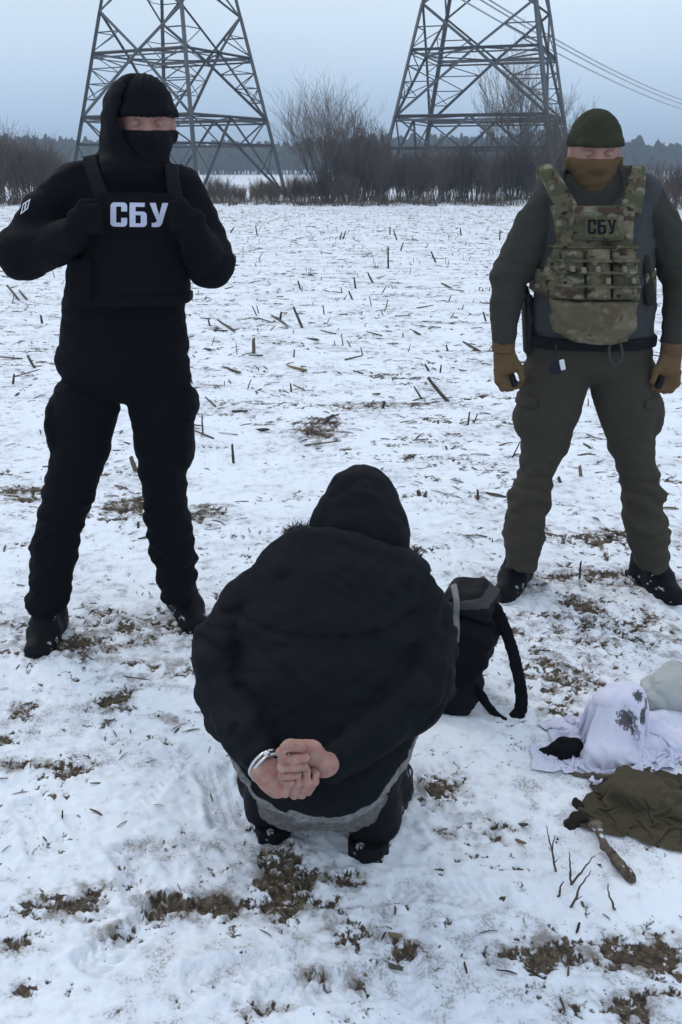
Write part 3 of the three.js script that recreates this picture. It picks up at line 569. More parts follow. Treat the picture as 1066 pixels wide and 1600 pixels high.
// a sheet of cloth let fall over a body: w by l metres, gathered to `squeeze` of its size so that it buckles into folds
function drape({ nx, nz, w, l, x, z, y, yaw = 0, squeeze = .85, body, steps = 150, seed = 1, stiff = .25 }) {
  const n = nx * nz, p = new Float32Array(n * 3), o = new Float32Array(n * 3), rx = w / (nx - 1), rz = l / (nz - 1), cy = Math.cos(yaw), sy = Math.sin(yaw);
  for (let j = 0; j < nz; j++) for (let i = 0; i < nx; i++) {
    const u = (i / (nx - 1) - .5) * w * squeeze, v = (j / (nz - 1) - .5) * l * squeeze, k = (j * nx + i) * 3;
    p[k] = x + u * cy + v * sy; p[k + 2] = z - u * sy + v * cy; p[k + 1] = y + .05 * n3(u * 9 + seed, v * 9, seed) + .03 * n3(u * 22, v * 22, seed * 3);
  }
  o.set(p);
  const C = [], add = (a, b, r, k) => C.push(a * 3, b * 3, r, k);
  for (let j = 0; j < nz; j++) for (let i = 0; i < nx; i++) {
    const a = j * nx + i;
    if (i + 1 < nx) add(a, a + 1, rx, 1); if (j + 1 < nz) add(a, a + nx, rz, 1);
    if (i + 1 < nx && j + 1 < nz) { add(a, a + nx + 1, Math.hypot(rx, rz), .5); add(a + 1, a + nx, Math.hypot(rx, rz), .5); }
    if (i + 2 < nx) add(a, a + 2, rx * 2, stiff); if (j + 2 < nz) add(a, a + nx * 2, rz * 2, stiff);
  }
  const E = .006, HX = x - .5, HZ = z - .5, HN = 101, Hg = new Float32Array(HN * HN);   // the ground under the sheet, on a 1 cm grid
  for (let j = 0; j < HN; j++) for (let i = 0; i < HN; i++) Hg[j * HN + i] = height(HX + i * .01, HZ + j * .01) + .006;
  const floorAt = (a, b) => Hg[clamp(Math.round((b - HZ) * 100), 0, HN - 1) * HN + clamp(Math.round((a - HX) * 100), 0, HN - 1)];
  for (let s = 0; s < steps; s++) {
    for (let k = 0; k < n * 3; k += 3) for (let c = 0; c < 3; c++) { const q = p[k + c], v = (q - o[k + c]) * .94; o[k + c] = q; p[k + c] = q + v - (c === 1 ? .00035 : 0); }
    for (let it = 0; it < 9; it++) for (let c = 0; c < C.length; c += 4) {
      const a = C[c], b = C[c + 1], dx = p[b] - p[a], dy = p[b + 1] - p[a + 1], dz = p[b + 2] - p[a + 2], d = Math.sqrt(dx * dx + dy * dy + dz * dz) || 1e-6, m = (d - C[c + 2]) / d * .5 * C[c + 3];
      p[a] += dx * m; p[a + 1] += dy * m; p[a + 2] += dz * m; p[b] -= dx * m; p[b + 1] -= dy * m; p[b + 2] -= dz * m;
    }
    for (let k = 0; k < n * 3; k += 3) {
      const d = body ? body(p[k], p[k + 1], p[k + 2]) - .004 : 1;
      if (d < 0) {
        const gx = body(p[k] + E, p[k + 1], p[k + 2]) - body(p[k] - E, p[k + 1], p[k + 2]), gy = body(p[k], p[k + 1] + E, p[k + 2]) - body(p[k], p[k + 1] - E, p[k + 2]), gz = body(p[k], p[k + 1], p[k + 2] + E) - body(p[k], p[k + 1], p[k + 2] - E), g = Math.hypot(gx, gy, gz) || 1;
        p[k] -= gx / g * d; p[k + 1] -= gy / g * d; p[k + 2] -= gz / g * d;
        for (const c of [0, 1, 2]) o[k + c] += (p[k + c] - o[k + c]) * .92;
      }
      const fl = floorAt(p[k], p[k + 2]); if (p[k + 1] < fl) { p[k + 1] = fl; o[k + 1] = fl; const gx = p[k] - o[k], gz = p[k + 2] - o[k + 2]; p[k] -= gx * .8; p[k + 2] -= gz * .8; o[k] = p[k]; o[k + 2] = p[k + 2]; }
    }
  }
  return { p, nx, nz };
}
// the fallen sheet as a smooth fine mesh
function sheetGeo({ p, nx, nz }, sub, color) {
  const X = (nx - 1) * sub + 1, Z = (nz - 1) * sub + 1, pos = new Float32Array(X * Z * 3), uv = new Float32Array(X * Z * 2), idx = [], cr = (a, b, c, d, t) => b + .5 * t * (c - a + t * (2 * a - 5 * b + 4 * c - d + t * (3 * (b - c) + d - a)));
  const P = (i, j, c) => p[(clamp(j, 0, nz - 1) * nx + clamp(i, 0, nx - 1)) * 3 + c];
  for (let J = 0; J < Z; J++) for (let I = 0; I < X; I++) {
    const i = Math.min(Math.floor(I / sub), nx - 2), j = Math.min(Math.floor(J / sub), nz - 2), u = I / sub - i, v = J / sub - j, k = J * X + I;
    for (let c = 0; c < 3; c++) { const r = [-1, 0, 1, 2].map((q) => cr(P(i - 1, j + q, c), P(i, j + q, c), P(i + 1, j + q, c), P(i + 2, j + q, c), u)); pos[k * 3 + c] = cr(r[0], r[1], r[2], r[3], v); }
    uv[k * 2] = I / X; uv[k * 2 + 1] = J / Z;
    if (I + 1 < X && J + 1 < Z) idx.push(k, k + X, k + 1, k + 1, k + X, k + X + 1);
  }
  const g = new THREE.BufferGeometry(); g.setAttribute('position', new THREE.BufferAttribute(pos, 3)); g.setAttribute('uv', new THREE.BufferAttribute(uv, 2)); g.setIndex(idx); g.computeVertexNormals();
  if (color) { const c = new Float32Array(X * Z * 3), o = [0, 0, 0]; for (let k = 0; k < X * Z; k++) { color(pos[k * 3], pos[k * 3 + 1], pos[k * 3 + 2], o); c.set(o, k * 3); } g.setAttribute('color', new THREE.BufferAttribute(c, 3)); }
  return g;
}

// ---------------------------------------------------------------- standing man in black: hood up, thumbs hooked into his vest
{
  const t = thing('person', 'standing person in black hood, mask and black vest with white letters, hands gripping the vest', 'person', null);
  const B = 3.2, hc = at(228, 197, 3.18), h = head(hc, 14 * DEG, 0, 1.02);
  const torso = union([...loft([[128, 282, 288, B + .01, .6], [108, 296, 330, B, .62], [106, 290, 400, B, .66], [104, 289, 450, B, .66], [97, 290, 490, B, .64], [93, 294, 540, B, .62]]), limb(at(130, 285, B), at(278, 290, B), .065, .07, .06, .07)], .04);
  const armL = chain([[112, 296, B, 36], [72, 338, B, 39], [42, 388, B - .01, 41], [36, 398, B - .03, 38]]), foreL = chain([[36, 396, B - .03, 38], [85, 384, B - .10, 34], [118, 365, B - .185, 27]]);
  const armR = chain([[288, 298, B, 32], [308, 345, B, 35], [326, 396, B - .01, 36], [329, 410, B - .03, 37]]), foreR = chain([[328, 412, B - .03, 36], [316, 392, B - .11, 31], [301, 365, B - .18, 26]]);
  const arms = union([...armL, ...foreL, ...armR, ...foreR], .03);
  const hood = (() => {
    const outer = union([ell(at(215, 184, 3.2), .100, .122, .125), ell(at(212, 214, 3.21), .094, .12, .12), limb(at(207, 240, 3.2), at(207, 290, 3.2), .100, .095, .125, .105), ell(at(205, 268, 3.14), .1, .05, .09)], .03);
    const hole = union([ell(h.put(.004, .004, .09), .072, .105, .11, new THREE.Euler(0, 14 * DEG, 0))], .02), inner = ell(h.put(0, .01, .01), .088, .118, .11);
    return bounded((x, y, z) => smax(smax(outer(x, y, z), -hole(x, y, z), .012), -inner(x, y, z), .01), outer.lo, outer.hi);
  })();
  const hem = at(200, 562, B).y;
  const jacket = bounded((x, y, z) => { const d = smin(smin(torso(x, y, z), arms(x, y, z), .025), hood(x, y, z), .03); return smax(d, hem - y, .012); }, torso.lo.clone().min(arms.lo).min(hood.lo), torso.hi.clone().max(arms.hi).max(hood.hi));
  // the body under the clothes
  const legsL = [[82, 188, 632, B, .9], [82, 170, 700, B, 1], [72, 152, 755, B - .01, 1], [60, 132, 812, B - .02, 1], [50, 120, 862, B - .04, 1], [46, 113, 905, B - .05, 1], [44, 104, 940, B - .06, .95]], legsR = [[199, 302, 632, B, .9], [212, 296, 700, B + .01, 1], [221, 291, 755, B + .02, 1], [228, 299, 815, B + .03, 1], [235, 304, 852, B + .04, 1], [243, 305, 890, B + .05, 1], [250, 304, 925, B + .06, .95]];
  const legs = union([...loft(legsL), ...loft(legsR), ...loft([[90, 298, 560, B, .58], [86, 300, 575, B, .52]])], .012);
  const inner = union([torso, arms, legs].map((f) => shrink(f, .035)), .03);
  mesh('body', mergeGeometries([solid(h.f, .0045), solid(inner, .014)]), SKIN, t); eyes(h, t);
  mesh('jacket', solid(jacket, .0075, { wrinkle: (x, y, z) => .007 * fold(x, y, z, 6, 11, 1) + .006 * fold(x, y, z, 15, 24, 5) }), BLACK, t);
  mesh('beanie', solid(h.part(.013, (x, y, z) => .020 + Math.abs(x) * .04 - y), .005, { wrinkle: (x, y, z) => .0015 * Math.sin(x * 900) }), BLACK, t);
  mesh('face_mask', solid(h.part(.009, (x, y, z) => y + .010 + z * .05), .005, { wrinkle: (x, y, z) => .003 * fold(x, y, z, 14, 40, 3) }), BLACK2, t);
  // trousers
  const cuffL = at(75, 958, B - .06).y, cuffR = at(277, 936, B + .06).y;
  const pocketL = ell(at(88, 668, B), .035, .1, .075), pocketR = ell(at(298, 632, B), .028, .055, .07), pocketR2 = ell(at(290, 690, B), .03, .09, .075);
  const stack = union([ell(at(109, 768, B), .074, .035, .075), ell(at(75, 935, B - .05), .068, .036, .07), ell(at(275, 905, B + .05), .066, .032, .07), ell(at(268, 822, B + .03), .07, .045, .07), ell(at(275, 868, B + .04), .068, .03, .07)], .02);
  const trousers = bounded((x, y, z) => { let d = smin(legs(x, y, z), stack(x, y, z), .03); d = smin(d, Math.min(pocketL(x, y, z), pocketR(x, y, z), pocketR2(x, y, z)), .02); d = smax(d, (x < at(190, 700, B).x ? cuffL : cuffR) - y, .012); return smax(d, y - hem - .05, .01); }, legs.lo.clone().subScalar(.05), legs.hi.clone().addScalar(.05));
  mesh('trousers', solid(trousers, .0075, { wrinkle: (x, y, z) => { const low = sstep(.75, .3, y); return (.008 + .011 * low) * fold(x, y, z, 6, 15, 8) + (.004 + .005 * low) * fold(x, y - x * .5, z, 13, 30, 2); } }), BLACK, t);
  boot(t, soleOn(56, 1034, 1 * DEG), 1 * DEG, 1.06); boot(t, soleOn(311, 993, 24 * DEG), 24 * DEG, 1.06);
  // vest: front panel, shoulder straps, pouch, printed letters
  const upper = bounded((x, y, z) => smin(torso(x, y, z), hood(x, y, z) + .02, .03), torso.lo, torso.hi);
  const Fv = 3.06, front = panel(torso, .032, [[150, 300], [272, 302], [282, 400], [290, 478], [108, 478], [126, 400]], Fv, -B - .02);
  const vest = mesh('vest', solid(front, .006, { wrinkle: (x, y, z) => .0022 * Math.sin(y * 130) * sstep(1.28, 1.2, y) + .003 * fold(x, y, z, 9, 14, 4) }), BLACK2, t);
  for (const pts of [[[122, 244], [146, 240], [173, 305], [150, 312]], [[254, 256], [273, 256], [285, 318], [263, 316]]]) mesh('shoulder_strap', solid(panel(upper, .028, pts, Fv + .03, -B - .09, .006), .005), STRAP, vest);
  mesh('pouch', solid(panel(torso, .055, [[108, 404], [146, 404], [146, 474], [106, 474]], Fv, -B - .02, .012), .006), BLACK, vest);
  mesh('hem_band', solid(panel(torso, .04, [[105, 462], [291, 462], [291, 479], [105, 479]], Fv, -B - .02, .008), .006), BLACK2, vest);
  decalPatch('letters', vest, front, [[168, 309], [267, 311], [268, 362], [168, 360]], Fv, lettering('#0b0c10', '#c3c6dc'), .003);
  // white-edged patch on the upper arm
  const cv = document.createElement('canvas'); cv.width = cv.height = 128; const c = cv.getContext('2d'); c.fillStyle = '#101218'; c.fillRect(0, 0, 128, 128); c.strokeStyle = '#d8dae2'; c.lineWidth = 16; c.strokeRect(14, 14, 100, 100); c.fillStyle = '#c9ccd6'; c.fillRect(52, 30, 26, 68);
  const tx = new THREE.CanvasTexture(cv); tx.colorSpace = THREE.SRGBColorSpace;
  decalPatch('sleeve_patch', t, arms, [[36, 318], [50, 309], [48, 326], [34, 336]], B - .05, tx, .004);
  // gloved fists holding the vest's edges
  for (const [w, k, s] of [[[117, 366], [128, 344], 1], [[300, 364], [298, 340], -1]]) {
    const a = at(...w, B - .185), b = at(...k, B - .20), dir = b.clone().sub(a).normalize(), sd = V(s, 0, 0), list = [limb(a, b, .04, .03, .043, .028)];
    for (let i = 0; i < 4; i++) { const root = b.clone().add(V(s * (.012 - .0), (.032 - i * .021), .012)), mid = root.clone().add(V(s * .036, .004, .006)), tip = mid.clone().add(V(-s * .002, -.004, -.034)), e = tip.clone().add(V(-s * .022, 0, -.008)); list.push(tube(root, mid, .0115, .0108), tube(mid, tip, .0108, .01), tube(tip, e, .01, .0088)); }
    const th = a.clone().lerp(b, .55).add(V(0, .035, .01)); list.push(tube(th, th.clone().add(V(s * .02, .03, .004)), .0125, .0115), tube(th.clone().add(V(s * .02, .03, .004)), th.clone().add(V(s * .045, .034, -.012)), .0115, .0095));
    mesh('glove', solid(union(list, .008), .004), BLACK2, t);
  }
}

// ---------------------------------------------------------------- standing man in olive: fleece, camouflage plate carrier, tan gloves
const camo = (x, y, z, o) => {
  const wx = x + .03 * n3(x * 9, y * 9, z * 9), a = n3(wx * 13, y * 24, z * 13) + .4 * n3(x * 40, y * 55, z * 40), b = n3(x * 17 + 7, y * 30 + 3, z * 17) + .45 * n3(x * 50, y * 70, z * 50), c = n3(x * 26 + 2, y * 44, z * 26 + 9), d = n3(x * 34 + 13, y * 20, z * 34);
  let r = .118, g = .104, e = .066;
  if (a > .12) { r = .075; g = .076; e = .046; } if (a < -.3) { r = .17; g = .15; e = .10; }
  if (b > .3) { r = .075; g = .05; e = .032; } if (c > .34 && a < .2) { r = .21; g = .19; e = .14; } if (c < -.40 && Math.abs(d) < .3) { r = .025; g = .022; e = .016; }
  const f = 1 + .18 * n3(x * 160, y * 160, z * 160); o[0] = r * f; o[1] = g * f; o[2] = e * f;
};
{
  const t = thing('person', 'standing person in olive fleece, camouflage plate carrier, tan gloves and green beanie', 'person', null);
  const B = 3.6, hc = at(929, 241, 3.58), h = head(hc, -3 * DEG, .05, 1.02);
  const torso = union([...loft([[872, 990, 290, B + .01, .62], [845, 1018, 330, B, .66], [842, 1020, 390, B, .70], [836, 1021, 440, B, .72], [832, 1022, 490, B, .70], [836, 1018, 530, B, .66]]), limb(at(868, 300, B), at(1002, 304, B), .07, .075, .07, .075)], .04);
  const armL = chain([[862, 312, B, 31], [834, 352, B, 31], [810, 410, B, 33], [796, 432, B - .01, 30], [792, 470, B - .04, 26], [787, 535, B - .08, 18]]), armR = chain([[1010, 314, B, 30], [1034, 352, B, 30], [1058, 415, B, 32], [1066, 438, B - .01, 30], [1062, 480, B - .04, 27], [1052, 538, B - .08, 19]]);
  const arms = union([...armL, ...armR], .03), wristY = at(787, 538, B - .08).y, wristYR = at(1052, 541, B - .08).y;
  const collar = limb(at(930, 282, B), at(930, 300, B), .082, .085, .105, .1);
  const fleece = bounded((x, y, z) => { let d = smin(smin(torso(x, y, z) + .012, arms(x, y, z), .02), collar(x, y, z), .02); return smax(d, (x < 0.6 ? wristY : wristY) - y + (Math.abs(x - at(929, 400, B).x) < .22 ? -.2 : 0), .01); }, torso.lo.clone().min(arms.lo), torso.hi.clone().max(arms.hi).max(collar.hi));
  const legsL = [[812, 922, 590, B, .9], [810, 906, 640, B, 1], [813, 890, 691, B, 1], [811, 866, 735, B - .01, 1.1], [797, 861, 775, B - .02, 1.05], [788, 852, 812, B - .03, 1.05], [786, 850, 840, B - .04, 1.05], [789, 842, 862, B - .05, 1.1], [790, 840, 884, B - .05, 1.1]], legsR = [[920, 1026, 590, B, .9], [934, 1031, 640, B, 1], [951, 1023, 691, B, 1], [966, 1025, 735, B - .01, 1.1], [972, 1037, 775, B - .02, 1.05], [975, 1038, 812, B - .03, 1.05], [982, 1046, 842, B - .04, 1.05], [991, 1043, 862, B - .05, 1.1], [992, 1042, 882, B - .05, 1.1]];
  const legs = union([...loft(legsL), ...loft(legsR), ...loft([[830, 1016, 530, B, .62], [822, 1020, 546, B, .56]])], .012);
  const inner = union([torso, arms, legs].map((f) => shrink(f, .035)), .03);
  mesh('body', mergeGeometries([solid(h.f, .0045), solid(inner, .014)]), SKIN, t); eyes(h, t);
  const OLIVE = cloth(.042, .042, .036), PANTS = cloth(.052, .046, .037), GREY = cloth(.052, .054, .056, .9), GAITER = cloth(.115, .072, .038);
  mesh('fleece', solid(fleece, .0075, { wrinkle: (x, y, z) => .009 * fold(x, y, z, 6, 12, 3) + .007 * fold(x, y + x * .4, z, 12, 24, 6) }), OLIVE, t);
  mesh('beanie', solid(h.part(.0125, (x, y, z) => .022 + Math.abs(x) * .04 - y), .005, { wrinkle: (x, y, z) => .0014 * Math.sin(x * 700 + z * 400) + .006 * fold(x, y, z, 12, 16, 3) }), cloth(.036, .036, .022), t);
  mesh('neck_gaiter', solid(h.part(.011, (x, y, z) => y + .008 + z * .05), .005, { wrinkle: (x, y, z) => .005 * fold(x, y, z, 10, 34, 3) }), GAITER, t);
  // grey quilted waistcoat under the carrier
  const vy = at(930, 527, B).y, vestF = bounded((x, y, z) => { let d = torso(x, y, z) - .004; const nk = ell(at(930, 285, B - .1), .095, .085, .2)(x, y, z); d = smax(d, -nk, .02); return smax(d, vy - y, .01); }, torso.lo, torso.hi);
  mesh('waistcoat', solid(vestF, .0075, { wrinkle: (x, y, z) => .009 * fold(x, y, z, 8, 12, 9) + .006 * fold(x, y, z, 18, 24, 4) }), GREY, t);
  // plate carrier
  const Fv = 3.44, CAMO = vcol(), base = panel(torso, .030, [[868, 318], [900, 322], [964, 322], [1000, 316], [994, 345], [990, 380], [1000, 425], [1003, 472], [862, 470], [856, 425], [876, 380], [872, 345]], Fv, -B - .02, .01);
  const carrier = mesh('plate_carrier', solid(base, .0055, { color: camo, wrinkle: (x, y, z) => .003 * fold(x, y, z, 10, 16, 4) }), CAMO, t);
  const upper = union([torso, collar], .03);
  for (const pts of [[[846, 255], [870, 255], [902, 322], [872, 340]], [[994, 258], [1018, 258], [1000, 335], [966, 322]]]) mesh('shoulder_strap', solid(panel(upper, .034, pts, Fv + .04, -B - .10, .008), .005, { color: camo }), CAMO, carrier);
  mesh('admin_pouch', solid(panel(torso, .062, [[896, 322], [972, 322], [972, 376], [896, 376]], Fv, -B, .014), .005, { color: camo, wrinkle: (x, y, z) => .002 * fold(x, y, z, 20, 20, 1) }), CAMO, carrier);
  mesh('pouch_flap', solid(panel(torso, .068, [[897, 322], [972, 322], [970, 334], [897, 332]], Fv, -B, .005), .004, { color: camo }), CAMO, carrier);
  for (const [l, r, y0, y1, g] of [[876, 910, 392, 466, .058], [913, 949, 388, 466, .066], [952, 992, 392, 466, .058]]) mesh('magazine_pouch', solid(panel(torso, g, [[l, y0], [r, y0], [r, y1], [l, y1]], Fv, -B, .012), .005, { color: camo, wrinkle: (x, y, z) => .003 * fold(x, y, z, 16, 24, 7) }), CAMO, carrier);
  for (const [l, r, y0, y1] of [[872, 996, 404, 409], [872, 996, 422, 427], [872, 996, 443, 448], [866, 1000, 384, 389]]) mesh('webbing', solid(panel(torso, y0 < 390 ? .036 : .071, [[l, y0], [r, y0], [r, y1], [l, y1]], Fv, -B, .003), .004, { color: camo }), CAMO, carrier);
  for (const [x0, y0] of [[888, 414], [904, 416], [925, 414], [940, 432], [966, 414], [980, 432]]) mesh('buckle', solid(panel(torso, .077, [[x0, y0], [x0 + 7, y0 - 1], [x0 + 7, y0 + 9], [x0, y0 + 9]], Fv, -B, .002), .0035), cloth(.2, .18, .13, .6), carrier);
  // hanging drop pouch
  mesh('drop_pouch', solid(panel(torso, .060, [[862, 468], [994, 472], [992, 512], [978, 531], [950, 540], [900, 536], [868, 520]], Fv, -B + .02, .016), .005, { color: (x, y, z, o) => { camo(x * .7, y * .6, z, o); o[0] = lerp(o[0], .15, .45); o[1] = lerp(o[1], .125, .45); o[2] = lerp(o[2], .08, .45); }, wrinkle: (x, y, z) => .012 * fold(x, y, z, 5, 22, 4) + .005 * fold(x, y, z, 16, 30, 2) }), CAMO, carrier);
  // side bands
  for (const pts of [[[836, 418], [862, 424], [862, 466], [834, 456]], [[1000, 424], [1022, 420], [1023, 462], [1000, 468]]]) mesh('side_strap', solid(panel(torso, .02, pts, B - .06, -B - .05, .006), .006, { color: camo }), CAMO, carrier);
  mesh('tourniquet', solid(union([limb(at(1008, 405, B - .1), at(1016, 470, B - .12), .018, .016, .022, .018), limb(at(1012, 440, B - .12), at(1018, 468, B - .13), .016, .014, .02, .016)], .01), .005, { wrinkle: (x, y, z) => .008 * fold(x, y, z, 26, 26, 7) }), cloth(.03, .028, .024), carrier);
  decalPatch('letters', carrier, panel(torso, .062, [[880, 322], [990, 322], [990, 376], [880, 376]], Fv, -B, .014), [[912, 338], [962, 338], [962, 369], [912, 369]], Fv, lettering('#4c4a37', '#15171b', 512, 256, true), .0025);
  // belt, key fob, carabiner, holster
  const belt = bounded((x, y, z) => smax(smin(torso(x, y, z), legs(x, y, z), .03) - .012, Math.abs(y - at(925, 530, B).y) - .02, .006), torso.lo.clone().setY(at(925, 560, B).y), torso.hi.clone().setY(at(925, 500, B).y));
  mesh('belt', solid(belt, .006), STRAP, t);
  const rest = union([torso, legs], .03);
  const fob = mesh('key_fob', solid(union([rbox(at(868, 573, 3.41), .022, .026, .008, .006, new THREE.Euler(0, 0, .1)), tube(at(869, 538, 3.42), at(868, 560, 3.41), .004)], .003), .0035), mat(.012, .014, .022, .5), t);
  mesh('tag', solid(rbox(at(879, 570, 3.40), .009, .019, .004, .0035, new THREE.Euler(0, 0, .25)), .0025), mat(.66, .68, .7, .5), fob);
  const cpts = [[954, 538], [967, 535], [972, 552], [968, 566], [960, 570], [954, 564]].map(([x, y]) => at(x, y, 3.41));
  mesh('carabiner', new THREE.TubeGeometry(new THREE.CatmullRomCurve3(cpts, true), 48, .0055, 8, true), mat(.05, .05, .042, .5, { metalness: .3 }), t);
  const hol = mesh('holster', solid(union([limb(at(824, 468, B + .02), at(826, 545, B - .02), .022, .035, .02, .026), limb(at(829, 500, B), at(838, 498, B), .02, .03, .02, .03)], .015), .005), mat(.018, .019, .021, .55), t);
  mesh('pistol_grip', solid(limb(at(820, 452, B + .04), at(824, 478, B), .014, .022, .015, .024), .005), mat(.012, .012, .013, .4), hol);
  // trousers
  const wy = at(925, 527, B).y, cuffL = at(815, 887, B - .05).y, cuffR = at(1018, 884, B - .05).y;
  const pockets = union([ell(at(820, 652, B), .042, .085, .07), ell(at(1020, 648, B), .042, .085, .07)], .01), stack = union([ell(at(820, 838, B - .03), .082, .035, .085), ell(at(1014, 838, B - .03), .082, .035, .085), ell(at(828, 772, B - .02), .072, .04, .078), ell(at(1005, 772, B - .02), .072, .04, .078)], .02);
  const trousers = bounded((x, y, z) => { let d = smin(smin(legs(x, y, z), stack(x, y, z), .025), pockets(x, y, z), .015); d = smax(d, (x < at(915, 700, B).x ? cuffL : cuffR) - y, .01); return smax(d, y - wy, .01); }, legs.lo.clone().subScalar(.05), legs.hi.clone().addScalar(.05));
  mesh('trousers', solid(trousers, .0072, { wrinkle: (x, y, z) => { const low = sstep(.75, .35, y); return (.007 + .012 * low) * fold(x, y, z, 6, 15, 5) + (.004 + .006 * low) * fold(x, y + x * .5, z, 13, 30, 2); } }), PANTS, t);
  // cargo pocket flaps
  for (const [x0, s] of [[818, -1], [1023, 1]]) mesh('pocket_flap', solid(bounded((x, y, z) => smax(smin(legs(x, y, z), pockets(x, y, z), .015) - .007, rbox(at(x0 - s * 4, 628, B - .07), .038, .02, .11, .01)(x, y, z), .004), at(x0, 650, B).subScalar(.16), at(x0, 610, B).addScalar(.16)), .005), PANTS, t);
  boot(t, soleOn(786, 942, -25 * DEG), -25 * DEG, 1.06); boot(t, soleOn(1058, 947, 17 * DEG), 17 * DEG, 1.06);
  // gloves: loosely curled hands, thumb forward, dark grip inside
  const PALM = mat(.014, .014, .015, .8);
  for (const [wx, wy2, s] of [[787, 538, 1], [1051, 541, -1]]) {
    const a = at(wx, wy2, B - .08), k = a.clone().add(V(s * .012, -.085, .012)), list = [limb(a.clone().add(V(0, .012, 0)), a.clone().add(V(s * .004, -.03, .004)), .037, .03, .034, .028), limb(a.clone().add(V(s * .004, -.035, .004)), k, .040, .026, .045, .026)];
    for (let i = 0; i < 4; i++) { const f = 1 - Math.abs(i - 1.3) * .06, r = k.clone().add(V(s * (.004 + (i - 1.5) * .018) - s * .012, -.006, .012 - i * .012)), m1 = r.clone().add(V(s * .006, -.040 * f, .012)), m2 = m1.clone().add(V(s * .018, -.026 * f, -.004)), m3 = m2.clone().add(V(s * .022, .008, -.010)); list.push(tube(r, m1, .0125, .0118), tube(m1, m2, .0118, .011), tube(m2, m3, .011, .0095)); }
    const th = a.clone().add(V(s * .03, -.042, .018)), t1 = th.clone().add(V(s * .028, -.040, .012)), t2 = t1.clone().add(V(s * .010, -.038, .002)); list.push(tube(th, t1, .015, .0135), tube(t1, t2, .0135, .0105));
    const gl = mesh('glove', solid(union(list, .01), .004, { wrinkle: (x, y, z) => .0022 * fold(x, y, z, 30, 40, 2) }), TAN, t);
    mesh('cuff', solid(bounded((x, y, z) => Math.max(Math.hypot(x - a.x, (z - a.z)) - .041 + .002 * Math.sin(y * 700), Math.abs(y - a.y + .006) - .02), a.clone().subScalar(.05), a.clone().addScalar(.05)), .004), TAN, gl);
    mesh('palm_grip', solid(limb(k.clone().add(V(s * .022, -.028, .006)), k.clone().add(V(s * .030, -.055, .004)), .012, .02, .012, .018), .004), PALM, gl);
  }
}

